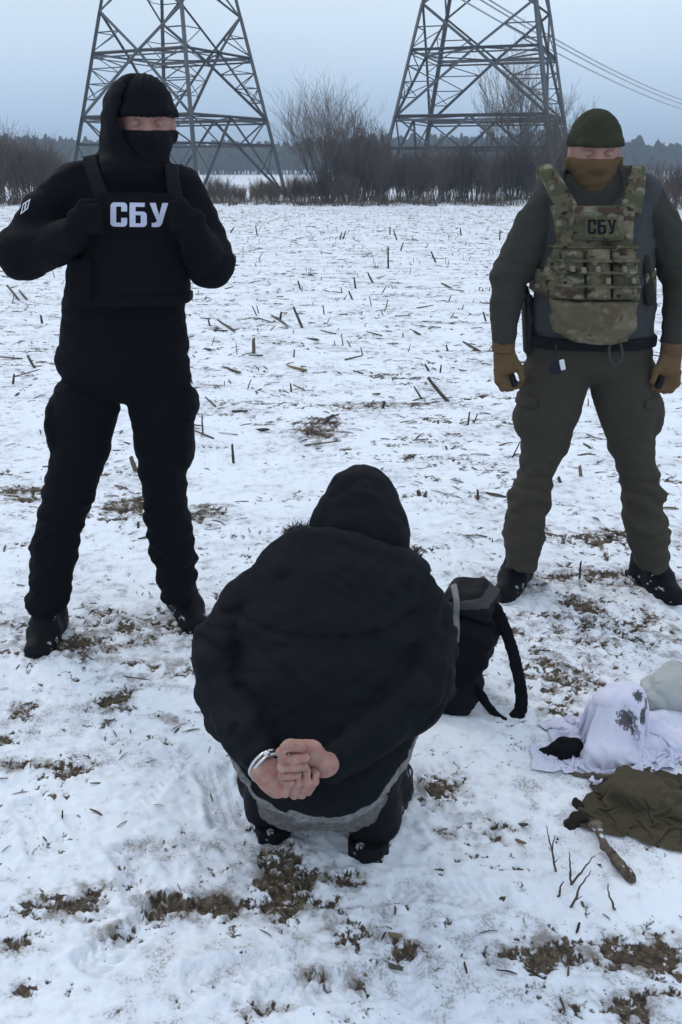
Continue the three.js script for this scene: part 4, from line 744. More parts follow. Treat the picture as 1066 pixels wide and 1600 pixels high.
// ---------------------------------------------------------------- crouching man seen from behind, hands cuffed at his back
{
  const t = thing('person', 'crouching person in a dark hooded parka seen from behind, bare hands held behind back', 'person', null);
  const spine = loft([[398, 628, 1215, 1.99, .75], [356, 658, 1150, 1.97, .64], [362, 666, 1080, 1.99, .60], [372, 664, 1000, 2.07, .54], [388, 658, 930, 2.15, .50], [428, 648, 880, 2.22, .48]]);
  const torso = union([...spine, limb(at(412, 938, 2.2), at(636, 934, 2.2), .085, .09, .085, .09), limb(at(446, 886, 2.26), at(630, 892, 2.26), .06, .08, .06, .08)], .05);
  const armL = union(chain([[384, 948, 2.17, 44], [345, 1005, 2.10, 45], [346, 1070, 2.0, 44], [352, 1100, 1.95, 42], [385, 1150, 1.84, 36], [406, 1182, 1.782, 28]]), .03), armR = union(chain([[656, 948, 2.17, 44], [672, 1000, 2.10, 44], [668, 1062, 1.98, 45], [650, 1092, 1.93, 44], [590, 1145, 1.83, 37], [520, 1194, 1.758, 30]]), .03);
  const hood = union([ell(at(566, 805, 2.44), .100, .125, .12, new THREE.Euler(-.5, 0, 0)), ell(at(560, 830, 2.36), .118, .09, .10), limb(at(562, 785, 2.45), at(562, 845, 2.33), .088, .09, .128, .07)], .04);
  // hem: a slanted cut, low behind and rising to the sides
  const hemPts = [[330, 1185], [366, 1222], [409, 1252], [474, 1267], [539, 1270], [591, 1250], [647, 1200], [676, 1160]];
  const hemAt = (x) => { const ps = hemPts.map(([a, b]) => at(a, b, 1.8)); if (x <= ps[0].x) return ps[0].y; for (let i = 0; i + 1 < ps.length; i++) if (x < ps[i + 1].x) return lerp(ps[i].y, ps[i + 1].y, (x - ps[i].x) / (ps[i + 1].x - ps[i].x)); return ps[ps.length - 1].y; };
  const skirt = union([ell(at(504, 1160, 1.96), .236, .17, .187), ell(at(504, 1195, 1.96), .212, .13, .187)], .05);
  const yoke = (x, y, z) => .004 * (1 - sstep(0, .006, Math.abs(y - (.655 + .04 * Math.sin(x * 3)))));
  const body = bounded((x, y, z) => { const d = smin(torso(x, y, z), skirt(x, y, z), .05); return smax(d, hemAt(x) - y + (z < -1.98 ? (z + 1.98) * -.9 : 0), .014); }, torso.lo.clone().min(skirt.lo), torso.hi.clone().max(skirt.hi));
  const inner = union([shrink(torso, .05), shrink(armL, .028), shrink(armR, .034), limb(at(560, 870, 2.3), at(566, 790, 2.44), .055, .055, .07, .08), ...chain([[470, 1195, 2.02, 45], [428, 1180, 2.33, 34], [428, 1275, 2.16, 16]]), ...chain([[545, 1195, 2.02, 45], [586, 1190, 2.33, 34], [582, 1285, 2.10, 16]])], .04);
  // hands: the viewer-facing right hand wraps over the left one
  const hd = (x, y, D) => at(x, y, D), U = mpp(at(460, 1200, 1.72));
  const digit = (pts, r) => { const o = []; for (let i = 0; i + 1 < pts.length; i++) o.push(tube(hd(...pts[i]), hd(...pts[i + 1]), r[i], r[i + 1])); return union(o, .004); };
  const left = [union([limb(hd(396, 1178, 1.80), hd(414, 1202, 1.745), .025, .022, .026, .021), limb(hd(414, 1203, 1.745), hd(440, 1226, 1.728), .029, .019, .031, .018), limb(hd(425, 1220, 1.735), hd(470, 1236, 1.722), .022, .018, .016, .016)], .02),
    digit([[447, 1240, 1.708], [452, 1222, 1.692], [451, 1204, 1.694], [447, 1196, 1.704]], [0.0088, 0.0086, 0.0080, 0.0071]),
    digit([[460, 1243, 1.708], [466, 1222, 1.688], [465, 1203, 1.690], [461, 1194, 1.702]], [0.0088, 0.0087, 0.0081, 0.0072]),
    digit([[472, 1242, 1.708], [480, 1222, 1.688], [479, 1204, 1.690], [475, 1196, 1.702]], [0.0086, 0.0084, 0.0079, 0.0071]),
    digit([[482, 1238, 1.708], [492, 1222, 1.694], [494, 1209, 1.696], [490, 1204, 1.704]], [0.0077, 0.0076, 0.0071, 0.0066])];
  const right = [union([limb(hd(534, 1196, 1.77), hd(506, 1196, 1.735), .026, .023, .027, .022), limb(hd(504, 1194, 1.735), hd(482, 1180, 1.718), .031, .020, .030, .019), limb(hd(488, 1170, 1.72), hd(452, 1166, 1.72), .017, .018, .015, .016)], .02),
    digit([[470, 1168, 1.686], [446, 1167, 1.680], [438, 1176, 1.680], [444, 1184, 1.676]], [0.0097, 0.0094, 0.0088, 0.0084]),
    digit([[440, 1182, 1.694], [442, 1187, 1.678], [462, 1186, 1.670], [478, 1184, 1.676]], [0.0080, 0.0088, 0.0088, 0.0080]),
    digit([[439, 1196, 1.694], [441, 1200, 1.676], [461, 1199, 1.668], [476, 1198, 1.676]], [0.0080, 0.0088, 0.0088, 0.0080]),
    digit([[440, 1210, 1.694], [441, 1213, 1.678], [456, 1212, 1.672], [466, 1210, 1.680]], [0.0076, 0.0082, 0.0082, 0.0076]),
    digit([[444, 1222, 1.696], [447, 1223, 1.684], [456, 1222, 1.678]], [0.0071, 0.0074, 0.0071])];
  const handGeo = [left, right].map((l) => solid(bounded((x, y, z) => { let d = l[0](x, y, z); for (let i = 1; i < l.length; i++) d = smin(d, l[i](x, y, z), .002); return d; }, l.reduce((a, f) => a.min(f.lo), V(9, 9, 9)), l.reduce((a, f) => a.max(f.hi), V(-9, -9, -9))), .002, { pad: .012, wrinkle: (x, y, z) => .0012 * fold(x, y, z, 60, 90, 2), color: (x, y, z, o) => { const k = 1 + .22 * n3(x * 45, y * 45, z * 45) + .12 * n3(x * 140, y * 140, z * 140), r = n3(x * 70 + 3, y * 70, z * 70); o[0] = .35 * k; o[1] = (.195 - .05 * r) * k; o[2] = (.163 - .035 * r) * k; } }));
  const flesh = solid(inner, .012, { color: (x, y, z, o) => { o[0] = .40; o[1] = .21; o[2] = .17; } }); mesh('body', mergeGeometries([flesh, ...handGeo]), mat(1, 1, 1, .6, { vertexColors: true, specularIntensity: .35 }), t);
  const PARKA = cloth(.0036, .0050, .0080, .72, { specularIntensity: .24 }), parka = bounded((x, y, z) => smin(smin(smin(body(x, y, z), armL(x, y, z), .008), armR(x, y, z), .008), 9, .01), body.lo.clone().min(armL.lo).min(armR.lo), body.hi.clone().max(armL.hi).max(armR.hi));
  const mid = at(508, 1050, 2).x, arm = (x) => sstep(.13, .22, Math.abs(x - mid));   // sleeves crease more than the back
  const seam = (x, y, z) => { const k = at(500, 1022, 1.9).y; return Math.exp(-(((y - .60) / .006) ** 2)) * .005 + Math.exp(-(((y - k - .02 * Math.sin(x * 5)) / .006) ** 2)) * .003; };
  mesh('parka', solid(parka, .0055, { wrinkle: (x, y, z) => .006 * fold(x, y + x * .3, z, 5, 8, 2) + (.006 + .012 * arm(x)) * fold(x, y - x * .4, z, 8, 20, 6) + .005 * fold(x, y + x * .6, z, 13, 36, 8) + seam(x, y, z) }), PARKA, t);
  const hd2 = mesh('hood', solid(hood, .006, { wrinkle: (x, y, z) => .010 * fold(x, y, z, 8, 14, 2) + .007 * fold(x, y + x * .5, z, 15, 26, 7) }), PARKA, t);
  // fur trim of the hood, showing past both sides of it
  {
    const segs = [], fur = [mat(.10, .085, .07, .9), mat(.03, .026, .024, .9)];
    const rim = [[446, 838, 2.40], [456, 832, 2.40], [466, 829, 2.41], [476, 828, 2.42], [486, 832, 2.46], [560, 850, 2.56], [636, 866, 2.42], [646, 868, 2.40], [655, 873, 2.39]].map((p) => at(...p)), cur = new THREE.CatmullRomCurve3(rim);
    for (let i = 0; i < 900; i++) { const p = cur.getPoint(rnd()).add(V(rr(-.008, .008), rr(-.008, .008), rr(-.01, .01))), e = p.clone().add(V(rr(-.018, .018), rr(-.008, .024), rr(-.018, .018))); segs.push([p, e, .0012, .0004]); }
    mesh('fur_trim', twigGeo(segs, 3), fur[0], hd2);
  }
  // pale grey fleece lining turned out below the hem, grey seat of the trousers beneath
  const mottle = (r) => (x, y, z, o) => { const k = 1 + .5 * n3(x * 90, y * 90, z * 90) + .35 * n3(x * 220, y * 220, z * 220); o[0] = r * k; o[1] = r * .97 * k; o[2] = r * .965 * k; }, LINING = vcol(), liner = bounded((x, y, z) => { const d = smin(torso(x, y, z), skirt(x, y, z), .05) + .004, e = hemAt(x) - y; return smax(smax(d, e - .016, .006), -e - .018, .006); }, V(skirt.lo.x, .12, -2.2), V(skirt.hi.x, .6, -1.6));
  mesh('lining', solid(liner, .006, { color: mottle(.19), wrinkle: (x, y, z) => .008 * fold(x, y, z, 30, 30, 2) + .004 * n3(x * 120, y * 120, z * 120) }), LINING, t);
  const seat = union([ell(at(498, 1205, 2.02), .14, .125, .15), ...chain([[455, 1240, 2.02, 55], [430, 1190, 2.3, 45]]), ...chain([[550, 1240, 2.02, 55], [590, 1190, 2.3, 45]]), ...chain([[430, 1190, 2.32, 42], [425, 1270, 2.14, 32]]), ...chain([[590, 1190, 2.32, 42], [588, 1280, 2.08, 34]])], .04);
  mesh('trousers', solid(seat, .005, { color: mottle(.135), wrinkle: (x, y, z) => .013 * fold(x, y, z, 12, 16, 4) + .005 * fold(x, y, z, 40, 50, 1) }), LINING, t);
  // boots seen from the heel
  const place = (px, py, yaw) => { const p = onGround(px, py); p.z -= .04; p.y = Math.min(height(p.x, p.z), .012) - .004; return p; };
  boot(t, place(424, 1318), (180 + 14) * DEG, 1.12); boot(t, place(576, 1346), (180 - 16) * DEG, 1.22);
}
// handcuffs: two flat steel bows with a short chain
{
  const t = thing('handcuffs', 'shiny steel handcuffs around the wrists of the crouching person', 'handcuffs', null), m = mat(.62, .63, .64, .25, { metalness: 1 });
  const ring = (c, axis, r, parent) => {
    const q = new THREE.Quaternion().setFromUnitVectors(V(0, 0, 1), axis);
    for (const o of [-.0055, .0055]) { const g = new THREE.TorusGeometry(r, .0036, 10, 60), k = mesh('bow', g, m, parent); k.position.copy(c).addScaledVector(axis, o); k.quaternion.copy(q); k.scale.set(1, 1.12, 1); }
    const lock = mesh('lock', new THREE.CapsuleGeometry(.008, .018, 4, 10), m, parent); lock.position.copy(c).add(V(0, r * .9, 0).applyQuaternion(q)); lock.quaternion.copy(q);
  };
  ring(at(415, 1196, 1.762), at(440, 1225, 1.72).sub(at(400, 1172, 1.79)).normalize(), .035, t);
  ring(at(552, 1172, 1.792), at(480, 1180, 1.715).sub(at(530, 1196, 1.77)).normalize(), .030, t);
  for (let i = 0; i < 4; i++) { const l = mesh('chain_link', new THREE.TorusGeometry(.006, .0018, 6, 14), m, t); l.position.copy(at(448 + i * 14, 1176 + i * 3, 1.755)); l.rotation.set(i % 2 * 1.57, .3, .3); l.scale.y = 1.4; }
}

// ---------------------------------------------------------------- backpack standing in the snow
{
  const t = thing('backpack', 'black backpack with grey webbing and loose shoulder strap standing beside the crouching person', 'backpack', null);
  const NYLON = cloth(.0055, .0065, .0095, .75, { specularIntensity: .2 }), GREYBAND = cloth(.05, .047, .049, .8), WEB = cloth(.20, .205, .215, .7), LID = cloth(.0095, .0102, .0125, .75);
  const g0 = .004, tilt = new THREE.Euler(.1, -.35, -.28), pack = union([rbox(at(712, 1022, 2.76), .098, .165, .085, .035, tilt), rbox(at(694, 1086, 2.72), .10, .075, .095, .04, new THREE.Euler(0, -.35, -.1))], .03), body = bounded((x, y, z) => smax(pack(x, y, z), g0 - y, .015), pack.lo, pack.hi);
  const b = mesh('main_bag', solid(body, .006, { wrinkle: (x, y, z) => .012 * fold(x, y, z, 8, 14, 2) + .007 * fold(x, y + x, z, 16, 26, 4) }), NYLON, t);
  const lid = union([rbox(at(740, 938, 2.75), .072, .028, .08, .022, new THREE.Euler(.12, -.35, -.16)), rbox(at(730, 926, 2.78), .06, .025, .07, .02, new THREE.Euler(.1, -.35, .18))], .02);
  const top = mesh('lid', solid(lid, .005, { wrinkle: (x, y, z) => .005 * fold(x, y, z, 14, 14, 3) }), LID, t);
  const rim = [[712, 958, 2.68], [735, 960, 2.645], [760, 956, 2.65], [780, 946, 2.70]].map((p) => at(...p));
  mesh('trim', solid(bounded((x, y, z) => smax(lid(x, y, z) - .004, Math.abs(y - rim[1].y - .012 - (x - rim[1].x) * .12) - .011, .003), lid.lo, lid.hi), .004), GREYBAND, top);
  mesh('webbing', solid(panel(union([pack, lid], .01), .006, [[714, 925], [724, 925], [720, 1014], [710, 1014]], 2.62, -2.78, .003), .004), WEB, b);
  const sp = [[772, 948, 2.72], [786, 975, 2.68], [799, 1010, 2.65], [809, 1050, 2.63], [815, 1090, 2.62], [811, 1114, 2.615], [793, 1124, 2.61], [770, 1112, 2.63], [752, 1086, 2.66], [742, 1072, 2.68]].map((p) => at(...p)), cur = new THREE.CatmullRomCurve3(sp).getPoints(40), seg = [];
  for (let i = 0; i < 40; i++) { const k = i < 28 ? 1 : .75; seg.push(limb(cur[i], cur[i + 1], .022 * k, .007, .022 * k, .007, V(.75, .1, .65))); }
  mesh('shoulder_strap', solid(union(seg, .003), .0035, { wrinkle: (x, y, z) => .003 * fold(x, y, z, 30, 40, 2) }), NYLON, t);
  mesh('buckle', solid(union([rbox(at(753, 1033, 2.66), .012, .018, .006, .004, new THREE.Euler(0, .4, .5)), tube(at(744, 1028, 2.68), at(753, 1035, 2.66), .007)], .004), .0035), RUBBER, t);
  mesh('haul_loop', new THREE.TubeGeometry(new THREE.CatmullRomCurve3([[700, 924, 2.72], [690, 946, 2.68], [694, 990, 2.66], [702, 1010, 2.67]].map((p) => at(...p))), 24, .005, 6), RUBBER, t);
}
const rough = (g, s) => (x, y, z) => { const d = g(x, y, z); return Math.abs(d) < .05 ? d + .022 * fold(x, y + x * .6, z, 8, 13, s) + .008 * fold(x, y - x, z, 18, 26, s + 3) : d; };
// ---------------------------------------------------------------- white camouflage garment heaped on the snow
{
  const t = thing('white_garment', 'crumpled white snow-camouflage garment with grey blotch print lying on the snow', 'clothing', null);
  const W = 2.42, flakes = [];
  const lump = union([limb(at(962, 1180, W), at(957, 1106, 2.47), .075, .075, .062, .06), ell(at(984, 1098, 2.48), .052, .055, .06), ell(at(945, 1176, 2.37), .05, .04, .05)], .03);
  const low = union([limb(at(1000, 1172, 2.44), at(1090, 1165, 2.44), .035, .04, .035, .04), limb(at(1010, 1138, 2.54), at(1090, 1130, 2.54), .04, .05, .04, .05)], .03);
  const col = (x, y, z, o) => {
    let k = 0; for (const [q, r] of flakes) { const dx = x - q.x, dy = y - q.y, dz = z - q.z, d = Math.sqrt(dx * dx + dy * dy + dz * dz), e = r * (.85 + .35 * n3(x * 120, y * 120, z * 120)); k = Math.max(k, (1 - sstep(e - .002, e + .001, d)) * (d > e * .6 ? (n3(x * 260, y * 260, z * 260) > -.15 ? 1 : .1) : 1)); }
    o[0] = lerp(.62, .10, k); o[1] = lerp(.63, .098, k); o[2] = lerp(.76, .115, k);
  };
  const WHITE = mat(1, 1, 1, .85, { vertexColors: true, side: THREE.DoubleSide, specularIntensity: .2 }), c0 = at(962, 1150, 2.44), c1 = at(1055, 1160, 2.48), c2 = at(872, 1192, 2.385);
  const hoodSheet = drape({ nx: 92, nz: 86, w: .58, l: .56, x: c0.x + .01, z: c0.z - .02, y: .28, yaw: .3, squeeze: .47, body: rough(lump, 1), steps: 200, seed: 3 });
  // the printed blotches, each dyed into the cloth where it lies
  for (const [px, py, r] of [[980, 1126, 20], [998, 1088, 12], [1010, 1098, 11], [1008, 1110, 10], [1003, 1122, 13], [990, 1142, 9]]) {
    let best = 1e9, q = V(); const ray = at(px, py, 2), dir = ray.sub(camera.position).normalize(), w = V();
    for (let k = 0; k < hoodSheet.p.length; k += 3) { w.set(hoodSheet.p[k], hoodSheet.p[k + 1], hoodSheet.p[k + 2]).sub(camera.position); const s = w.dot(dir), d = w.addScaledVector(dir, -s).length() + s * .05; if (d < best) { best = d; q = V(hoodSheet.p[k], hoodSheet.p[k + 1], hoodSheet.p[k + 2]); } }
    flakes.push([q, r * mpp(q)]);
  }
  mesh('hood_cloth', sheetGeo(hoodSheet, 2, col), WHITE, t);
  mesh('trailing_cloth', sheetGeo(drape({ nx: 80, nz: 60, w: .44, l: .32, x: c1.x + .03, z: c1.z, y: .12, yaw: -.15, squeeze: .62, body: rough(low, 5), steps: 180, seed: 7 }), 2, col), WHITE, t);
  mesh('sleeve', sheetGeo(drape({ nx: 70, nz: 34, w: .26, l: .13, x: c2.x + .02, z: c2.z + .005, y: .06, yaw: -.12, squeeze: .6, body: limb(at(905, 1195, 2.37), at(850, 1192, 2.40), .018, .014, .012, .010), steps: 170, seed: 11 }), 2, col), WHITE, t);
}
{
  const g = union([limb(at(850, 1180, 2.42), at(898, 1168, 2.42), .020, .022, .032, .028), ell(at(880, 1171, 2.41), .034, .027, .036)], .02);
  tag(mesh('black_glove', solid(g, .004, { wrinkle: (x, y, z) => .008 * fold(x, y, z, 24, 24, 3) }), cloth(.006, .0065, .008)), 'crumpled black cloth tucked under the sleeve of the white garment', 'cloth');
}
{
  const g = union([limb(at(1032, 1085, 2.62), at(1090, 1075, 2.62), .06, .07, .08, .09), ell(at(1062, 1062, 2.66), .06, .05, .07)], .03);
  tag(mesh('plastic_bag', solid(bounded((x, y, z) => smax(g(x, y, z), -.01 - y, .01), g.lo, g.hi), .005, { wrinkle: (x, y, z) => .016 * fold(x, y, z, 12, 14, 6) + .005 * fold(x, y, z, 34, 34, 2) }), mat(.50, .53, .52, .35, { transmission: .25, thickness: 0 })), 'pale translucent plastic bag lying behind the white garment', 'bag');
}
// ---------------------------------------------------------------- olive cloth and the sticks by it
{
  const t = thing('olive_cloth', 'dirty olive green cloth lying folded on the snow in front of the white garment', 'cloth', null);
  const heap = union([limb(at(965, 1240, 2.21), at(1090, 1285, 2.14), .045, .05, .06, .06), limb(at(985, 1222, 2.27), at(1090, 1258, 2.21), .035, .04, .045, .045), limb(at(950, 1262, 2.17), at(915, 1276, 2.14), .022, .02, .016, .016)], .035);
  const col = (x, y, z, o) => { const k = sstep(.22, .5, n3(x * 30, y * 60, z * 30) + .5 * n3(x * 110, y * 110, z * 110)); o[0] = lerp(.082, .12, k * .35); o[1] = lerp(.070, .105, k * .35); o[2] = lerp(.045, .075, k * .35); };
  const oc = at(1020, 1265, 2.16);
  mesh('cloth', sheetGeo(drape({ nx: 116, nz: 92, w: .54, l: .38, x: oc.x + .05, z: oc.z + .01, y: .15, yaw: -.42, squeeze: .74, body: rough(heap, 9), steps: 200, seed: 5 }), 2, col), vcol({ side: THREE.DoubleSide }), t);
  const end = union([limb(at(905, 1280, 2.12), at(890, 1292, 2.10), .024, .02, .018, .016), limb(at(908, 1262, 2.16), at(900, 1252, 2.18), .014, .014, .01, .012)], .01);
  mesh('frayed_end', solid(end, .0035, { wrinkle: (x, y, z) => .009 * fold(x, y, z, 34, 34, 3) }), cloth(.022, .018, .016), t);
}
const wood = [mat(1, 1, 1, .9, { vertexColors: true }), mat(.085, .07, .06, .85), mat(.045, .038, .034, .85), mat(.21, .165, .10, .85)];
function stickGeo(a, b, r0, r1, bend = .02, knob = 0) {
  const f = union([limb(a, a.clone().lerp(b, .45).add(V(bend, 0, bend * .4)), r0, r0, lerp(r0, r1, .4), lerp(r0, r1, .4)), limb(a.clone().lerp(b, .45).add(V(bend, 0, bend * .4)), b, lerp(r0, r1, .4), lerp(r0, r1, .4), r1, r1), ...(knob ? [ell(a, knob, knob * .8, knob)] : [])], .008);
  return solid(f, Math.max(.002, Math.min(r0, r1) * .42), { wrinkle: (x, y, z) => r0 * .55 * fold(x, y, z, 30, 30, 3) + r0 * .35 * fold(x, y, z, 70, 70, 3), pad: .012, color: (x, y, z, o, nx, ny) => { const k = .5 + .7 * n3(x * 60, y * 60, z * 60) + .5 * n3(x * 190, y * 190, z * 190), s = sstep(.35, .5, n3(x * 70 + 4, y * 70, z * 70)); o[0] = lerp(lerp(.05, .15, k), .6, s); o[1] = lerp(lerp(.04, .125, k), .62, s); o[2] = lerp(lerp(.033, .10, k), .66, s); } });
}
const lay = (px, py, lift) => { const p = onGround(px, py); p.y = height(p.x, p.z) + lift; return p; };
tag(mesh('broken_branch', stickGeo(lay(930, 1306, .022), lay(984, 1380, .008), .0085, .014, -.012, .017), wood[0]), 'thick broken branch with a knobbed end lying in the snow by the olive cloth', 'branch');
tag(mesh('broken_branch', stickGeo(lay(900, 1216, .006), lay(952, 1224, .012), .007, .011, .004), wood[0]), 'short grey branch end poking out under the white garment', 'branch');

// ---------------------------------------------------------------- maize stubble
// one stalk from two points of the photograph: its foot on the ground and its tip, lying (lean 1) or upright (lean 0)
const stalkGeos = [0, 1, 2, 3].map((v) => {
  const g = new THREE.CylinderGeometry(.8, 1, 1, 7, 5); g.translate(0, .5, 0); const p = g.attributes.position;
  for (let i = 0; i < p.count; i++) { const y = p.getY(i), a = Math.atan2(p.getZ(i), p.getX(i)), k = 1 + .28 * Math.exp(-(((y - .35 - v * .1) / .05) ** 2)) + .12 * n3(a * 2, y * 9, v); p.setX(i, p.getX(i) * k + .5 * Math.sin(y * 2.2 + v) * (v - 1) * .5); p.setZ(i, p.getZ(i) * k); if (y > .99) p.setY(i, y + .10 * Math.sin(a * 2 + v) + .06 * Math.cos(a * 3)); }
  g.computeVertexNormals(); return g;
});
const stalkMats = [mat(.13, .112, .088), mat(.085, .075, .064), mat(.055, .049, .045), mat(.20, .155, .095)];
function stalk(base, tip, wpx, m, lying, label, group, name = 'maize_stalk') {
  const a = onGround(...base); a.y = height(a.x, a.z) - .008;
  let b; if (lying) { b = onGround(...tip); b.y = height(b.x, b.z) + .015; } else b = at(tip[0], tip[1], -a.z - .01);
  const o = mesh(name, stalkGeos[Math.floor(rnd() * 4)], stalkMats[m]), d = b.clone().sub(a), L = d.length(), r = wpx * .38 * mpp(a);
  o.position.copy(a); o.quaternion.setFromUnitVectors(UP, d.divideScalar(L)); o.scale.set(r, L, r);
  return tag(o, label, 'stalk', group);
}
stalk([701, 626], [672, 592], 8, 1, false, 'thick leaning maize stalk with split end standing near the gloved hand of camouflaged man', null);
stalk([396, 553], [397, 531], 8, 0, false, 'short upright pale maize stump mid-field by the hooded man\'s hip', null);
stalk([473, 511], [460, 483], 6, 1, false, 'tall leaning maize stalk in the middle of the field above the crouching person', null);
stalk([450, 573], [478, 584], 7, 3, true, 'yellowish broken maize stalk lying flat in the middle of the field', null);
stalk([607, 419], [607, 388], 4, 2, false, 'thin tall upright stalk standing alone far out in the field', null);
stalk([365, 721], [363, 697], 6, 2, false, 'dark upright stub beside the hood of crouching person toward the hooded man\'s leg', null);
stalk([907, 747], [907, 729], 8, 3, false, 'tan upright maize stub between the legs of the camouflaged man', null);
stalk([905, 906], [908, 880], 5, 2, false, 'thin dark twig stub standing between the boots of the camouflaged man', null);
stalk([803, 1307], [819, 1328], 8, 3, true, 'tan split maize piece lying in front of the olive cloth', null);
stalk([812, 1284], [824, 1297], 8, 1, true, 'dark short maize piece lying just above the tan split piece', null);
stalk([606, 1456], [627, 1472], 11, 3, true, 'thick tan maize stump end among dead leaves at the bottom of the picture', null);
stalk([603, 1509], [628, 1525], 11, 1, true, 'dark brown stump piece below the tan stump among dead leaves', null);
stalk([169, 1057], [232, 1073], 3, 1, true, 'long thin bent twig lying near the boots of the hooded man', null);
stalk([97, 1279], [98, 1268], 4, 2, false, 'tiny dark stub alone on smooth snow at the hooded man\'s side', null);
stalk([11, 445], [28, 466], 5, 1, true, 'slanted stalk at the picture edge below the hooded man\'s elbow', null);
stalk([55, 574], [45, 556], 6, 1, false, 'leaning stalk stub beside the hooded man\'s thigh', null);
stalk([212, 735], [206, 716], 11, 0, false, 'broad pale husk stump seen between the legs of the hooded man', null);
{
  const G = 'cut maize stalks out in the field', T = 'short cut maize stalk poking out of the snow in the open field';
  for (const [bx, by, tx, ty, w, m, ly] of [[424, 490, 445, 506, 5, 1, 1], [340, 499, 366, 516, 6, 1, 1], [347, 572, 375, 586, 6, 1, 1], [724, 533, 748, 549, 6, 1, 1], [682, 409, 675, 394, 4, 1, 0], [583, 441, 576, 428, 4, 2, 0], [556, 450, 554, 435, 4, 2, 0], [551, 468, 546, 456, 4, 1, 0], [640, 513, 656, 523, 5, 1, 1], [671, 581, 665, 570, 5, 1, 0], [731, 664, 734, 646, 4, 2, 0], [740, 660, 746, 648, 3, 2, 0], [478, 528, 497, 534, 6, 1, 1], [398, 673, 420, 679, 7, 2, 1], [30, 453, 42, 466, 5, 1, 1], [620, 375, 616, 362, 3, 2, 0], [536, 373, 540, 362, 3, 2, 0], [531, 374, 534, 364, 3, 2, 0], [609, 366, 610, 356, 3, 2, 0], [626, 391, 630, 380, 3, 1, 0], [721, 368, 720, 357, 3, 2, 0], [781, 375, 782, 360, 3, 2, 0], [438, 498, 440, 488, 5, 2, 0], [328, 509, 326, 500, 4, 2, 0], [700, 550, 698, 540, 4, 1, 0], [688, 583, 690, 571, 4, 2, 0], [598, 640, 602, 628, 6, 2, 0], [748, 780, 747, 766, 6, 1, 0], [20, 600, 22, 586, 5, 2, 0], [336, 375, 330, 362, 3, 2, 0], [360, 364, 366, 356, 3, 2, 0], [402, 368, 400, 354, 3, 1, 0], [505, 665, 520, 655, 7, 2, 1], [345, 420, 352, 410, 4, 2, 0], [66, 505, 64, 494, 5, 2, 0], [318, 545, 330, 551, 5, 1, 1], [760, 500, 756, 488, 4, 1, 0], [690, 442, 704, 450, 4, 1, 1], [470, 452, 466, 440, 4, 1, 0], [660, 620, 648, 606, 4, 1, 0]]) stalk([bx, by], [tx, ty], w, m, !!ly, T, G);
}
{
  // bare upstanding twigs in front of the olive cloth
  const G = 'thin twigs standing in the snow before the olive cloth', m = mat(.10, .078, .068);
  for (const [pts, label] of [[[[870, 1362, 0], [862, 1328, 1], [854, 1290, 1]], 'tallest thin upright twig with a side fork in front of the olive cloth'], [[[893, 1380, 0], [891, 1356, 1], [890, 1331, 1]], 'thin upright twig between the forked twig and the knobbed branch'], [[[888, 1380, 0], [910, 1360, 1], [930, 1336, 1]], 'slanting twig touching the knobbed branch in the snow'], [[[890, 1415, 0], [906, 1388, 1], [923, 1360, 1]], 'long slanting twig lowest before the knobbed branch'], [[[873, 1398, 0], [876, 1388, 1], [880, 1376, 1]], 'very short upright twig below the forked twig'], [[[963, 1423, 0], [954, 1404, 1], [950, 1380, 1]], 'small dark twig in the snow below the knobbed branch']]) {
    const a = onGround(pts[0][0], pts[0][1]); a.y = height(a.x, a.z) - .01; const D = -a.z, b = at(pts[1][0], pts[1][1], D), c = at(pts[2][0], pts[2][1], D + .02), segs = [], cv = new THREE.CatmullRomCurve3([a, b, c]), P = [];
    for (let k = 0; k <= 9; k++) P.push(cv.getPoint(k / 9).add(V(rr(-1, 1), rr(-.5, .5), rr(-1, 1)).multiplyScalar(k ? .0022 : 0)));
    for (let k = 0; k < 9; k++) segs.push([P[k], P[k + 1], lerp(.0033, .001, k / 9) * (k % 3 ? 1 : 1.25), lerp(.0033, .001, (k + 1) / 9)]);
    if (pts[0][0] === 870) segs.push([P[4], at(864, 1318, D - .01), .0022, .0016], [at(864, 1318, D - .01), at(868, 1305, D - .02), .0016, .0008]);
    if (rnd() < .6) segs.push([P[2], P[2].clone().add(V(rr(-.015, .015), .018, .006)), .0018, .0007]);
    tag(mesh('twig', twigGeo(segs, 6), m), label, 'twig', G);
  }
}
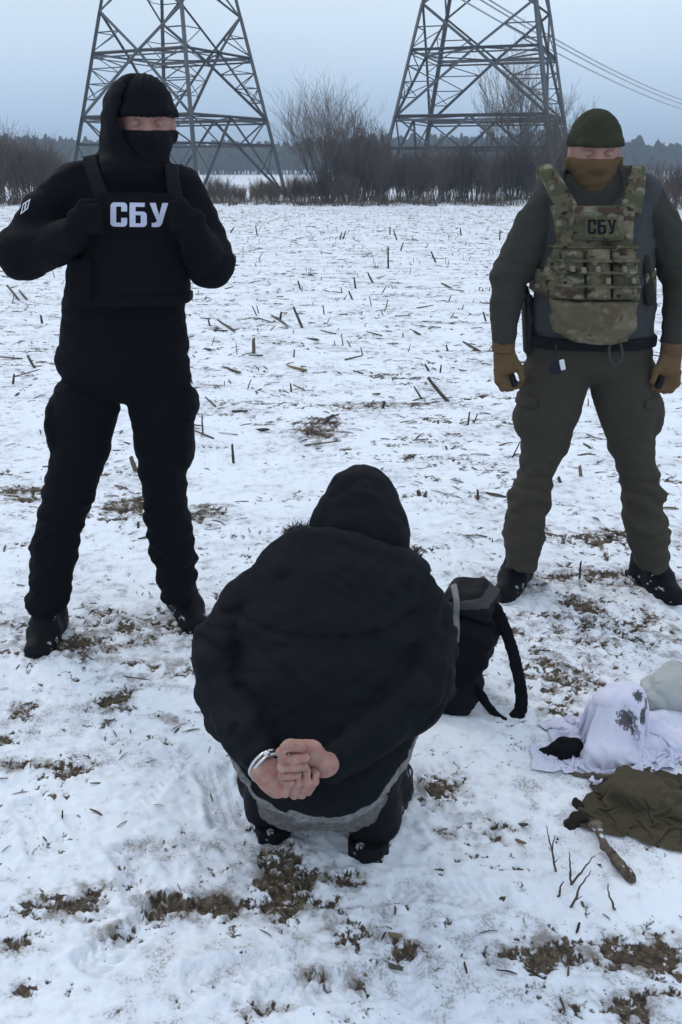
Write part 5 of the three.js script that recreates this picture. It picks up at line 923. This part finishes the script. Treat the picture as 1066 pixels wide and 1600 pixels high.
{
  // the rest of the stubble and the straw: nobody could count it
  const M = new THREE.Matrix4(), q = new THREE.Quaternion(), q2 = new THREE.Quaternion(), c = new THREE.Color(), e = new THREE.Euler();
  const stub = new THREE.InstancedMesh(stalkGeos[0], mat(1, 1, 1, .9), 2700);
  for (let n = 0; n < 2700; n++) {
    const D = 4.6 + 41 * Math.pow(rnd(), .62), x = rr(-.44, .44) * D, row = Math.round((x * .25 + D) / .72) * .72 - x * .25, z = -(rnd() < .8 ? row + rr(-.08, .08) : D);
    const up = rnd() < .42, L = up ? rr(.03, .13) : rr(.07, .22);
    e.set(up ? rr(-.5, .5) : 1.45, rr(0, 6.28), up ? rr(-.5, .5) : rr(-.1, .1), 'YXZ'); q.setFromEuler(e);
    const r = rr(.004, .0085); M.compose(V(x, height(x, z) - (up ? .01 : -.006), z), q, V(r, L, r)); stub.setMatrixAt(n, M);
    const k = rr(.4, 1.3); c.setRGB(.135 * k, .115 * k, .09 * k); stub.setColorAt(n, c);
  }
  stub.name = 'maize_stubble'; stub.castShadow = stub.receiveShadow = true; scene.add(stub); tag(stub, 'countless short stubs of cut maize across the snowy field', 'stubble', null, 'stuff');
  // curled dead leaf and straw scraps
  const scrapGeo = (() => { const g = new THREE.PlaneGeometry(1, 1, 2, 6); g.rotateX(-Math.PI / 2); const p = g.attributes.position; for (let i = 0; i < p.count; i++) { const z = p.getZ(i), x = p.getX(i); p.setX(i, x * (1 - 1.6 * z * z) * .5 + .12 * Math.sin(z * 4)); p.setY(i, .10 * Math.cos(z * 5) + .05 * Math.abs(x)); } g.computeVertexNormals(); return g; })();
  const N = 24000, scrap = new THREE.InstancedMesh(scrapGeo, mat(1, 1, 1, .9), N); let n = 0, tries = 0;
  while (n < N && tries++ < 900000) {
    const near = rnd() < .14, D = near ? 1.2 + 3.6 * Math.sqrt(rnd()) : 4 + 40 * Math.pow(rnd(), .75), x = rr(-.44, .44) * D * (near ? 1.05 : 1), z = -D;
    const rp = (x * .25 + D) / .72, inRow = Math.exp(-(((rp - Math.round(rp)) / .16) ** 2)), m = bare(x, z), w = (fbm(x * 1.3 + 9, z * 2.4, 3) * .5 + .05) * (near ? 1 : .25 + 1.5 * inRow);
    if (rnd() > m * (near ? .45 : .9) + clamp(w, 0, .3) * (near ? .2 : .6)) continue;
    e.set(rr(-.2, .2), rr(0, 6.28), rr(-.3, .3), 'YXZ'); q.setFromEuler(e);
    const L = near ? rr(.008, .045) : rr(.03, .14), wd = L * rr(.12, .35);
    M.compose(V(x, height(x, z, near ? m : undefined) + .003, z), q, V(wd, L * .3, L)); scrap.setMatrixAt(n, M);
    const k = rr(.25, 1.2), tan = rnd() < .18 ? 1.5 : 1; c.setRGB(.105 * k * tan, .086 * k * tan, .066 * k * tan); scrap.setColorAt(n, c); n++;
  }
  scrap.count = n; scrap.name = 'straw_litter'; scrap.castShadow = scrap.receiveShadow = true; scene.add(scrap); tag(scrap, 'scattered dead maize leaves and straw scraps on snow and earth', 'straw', null, 'stuff');
}

renderer.render(scene, camera);
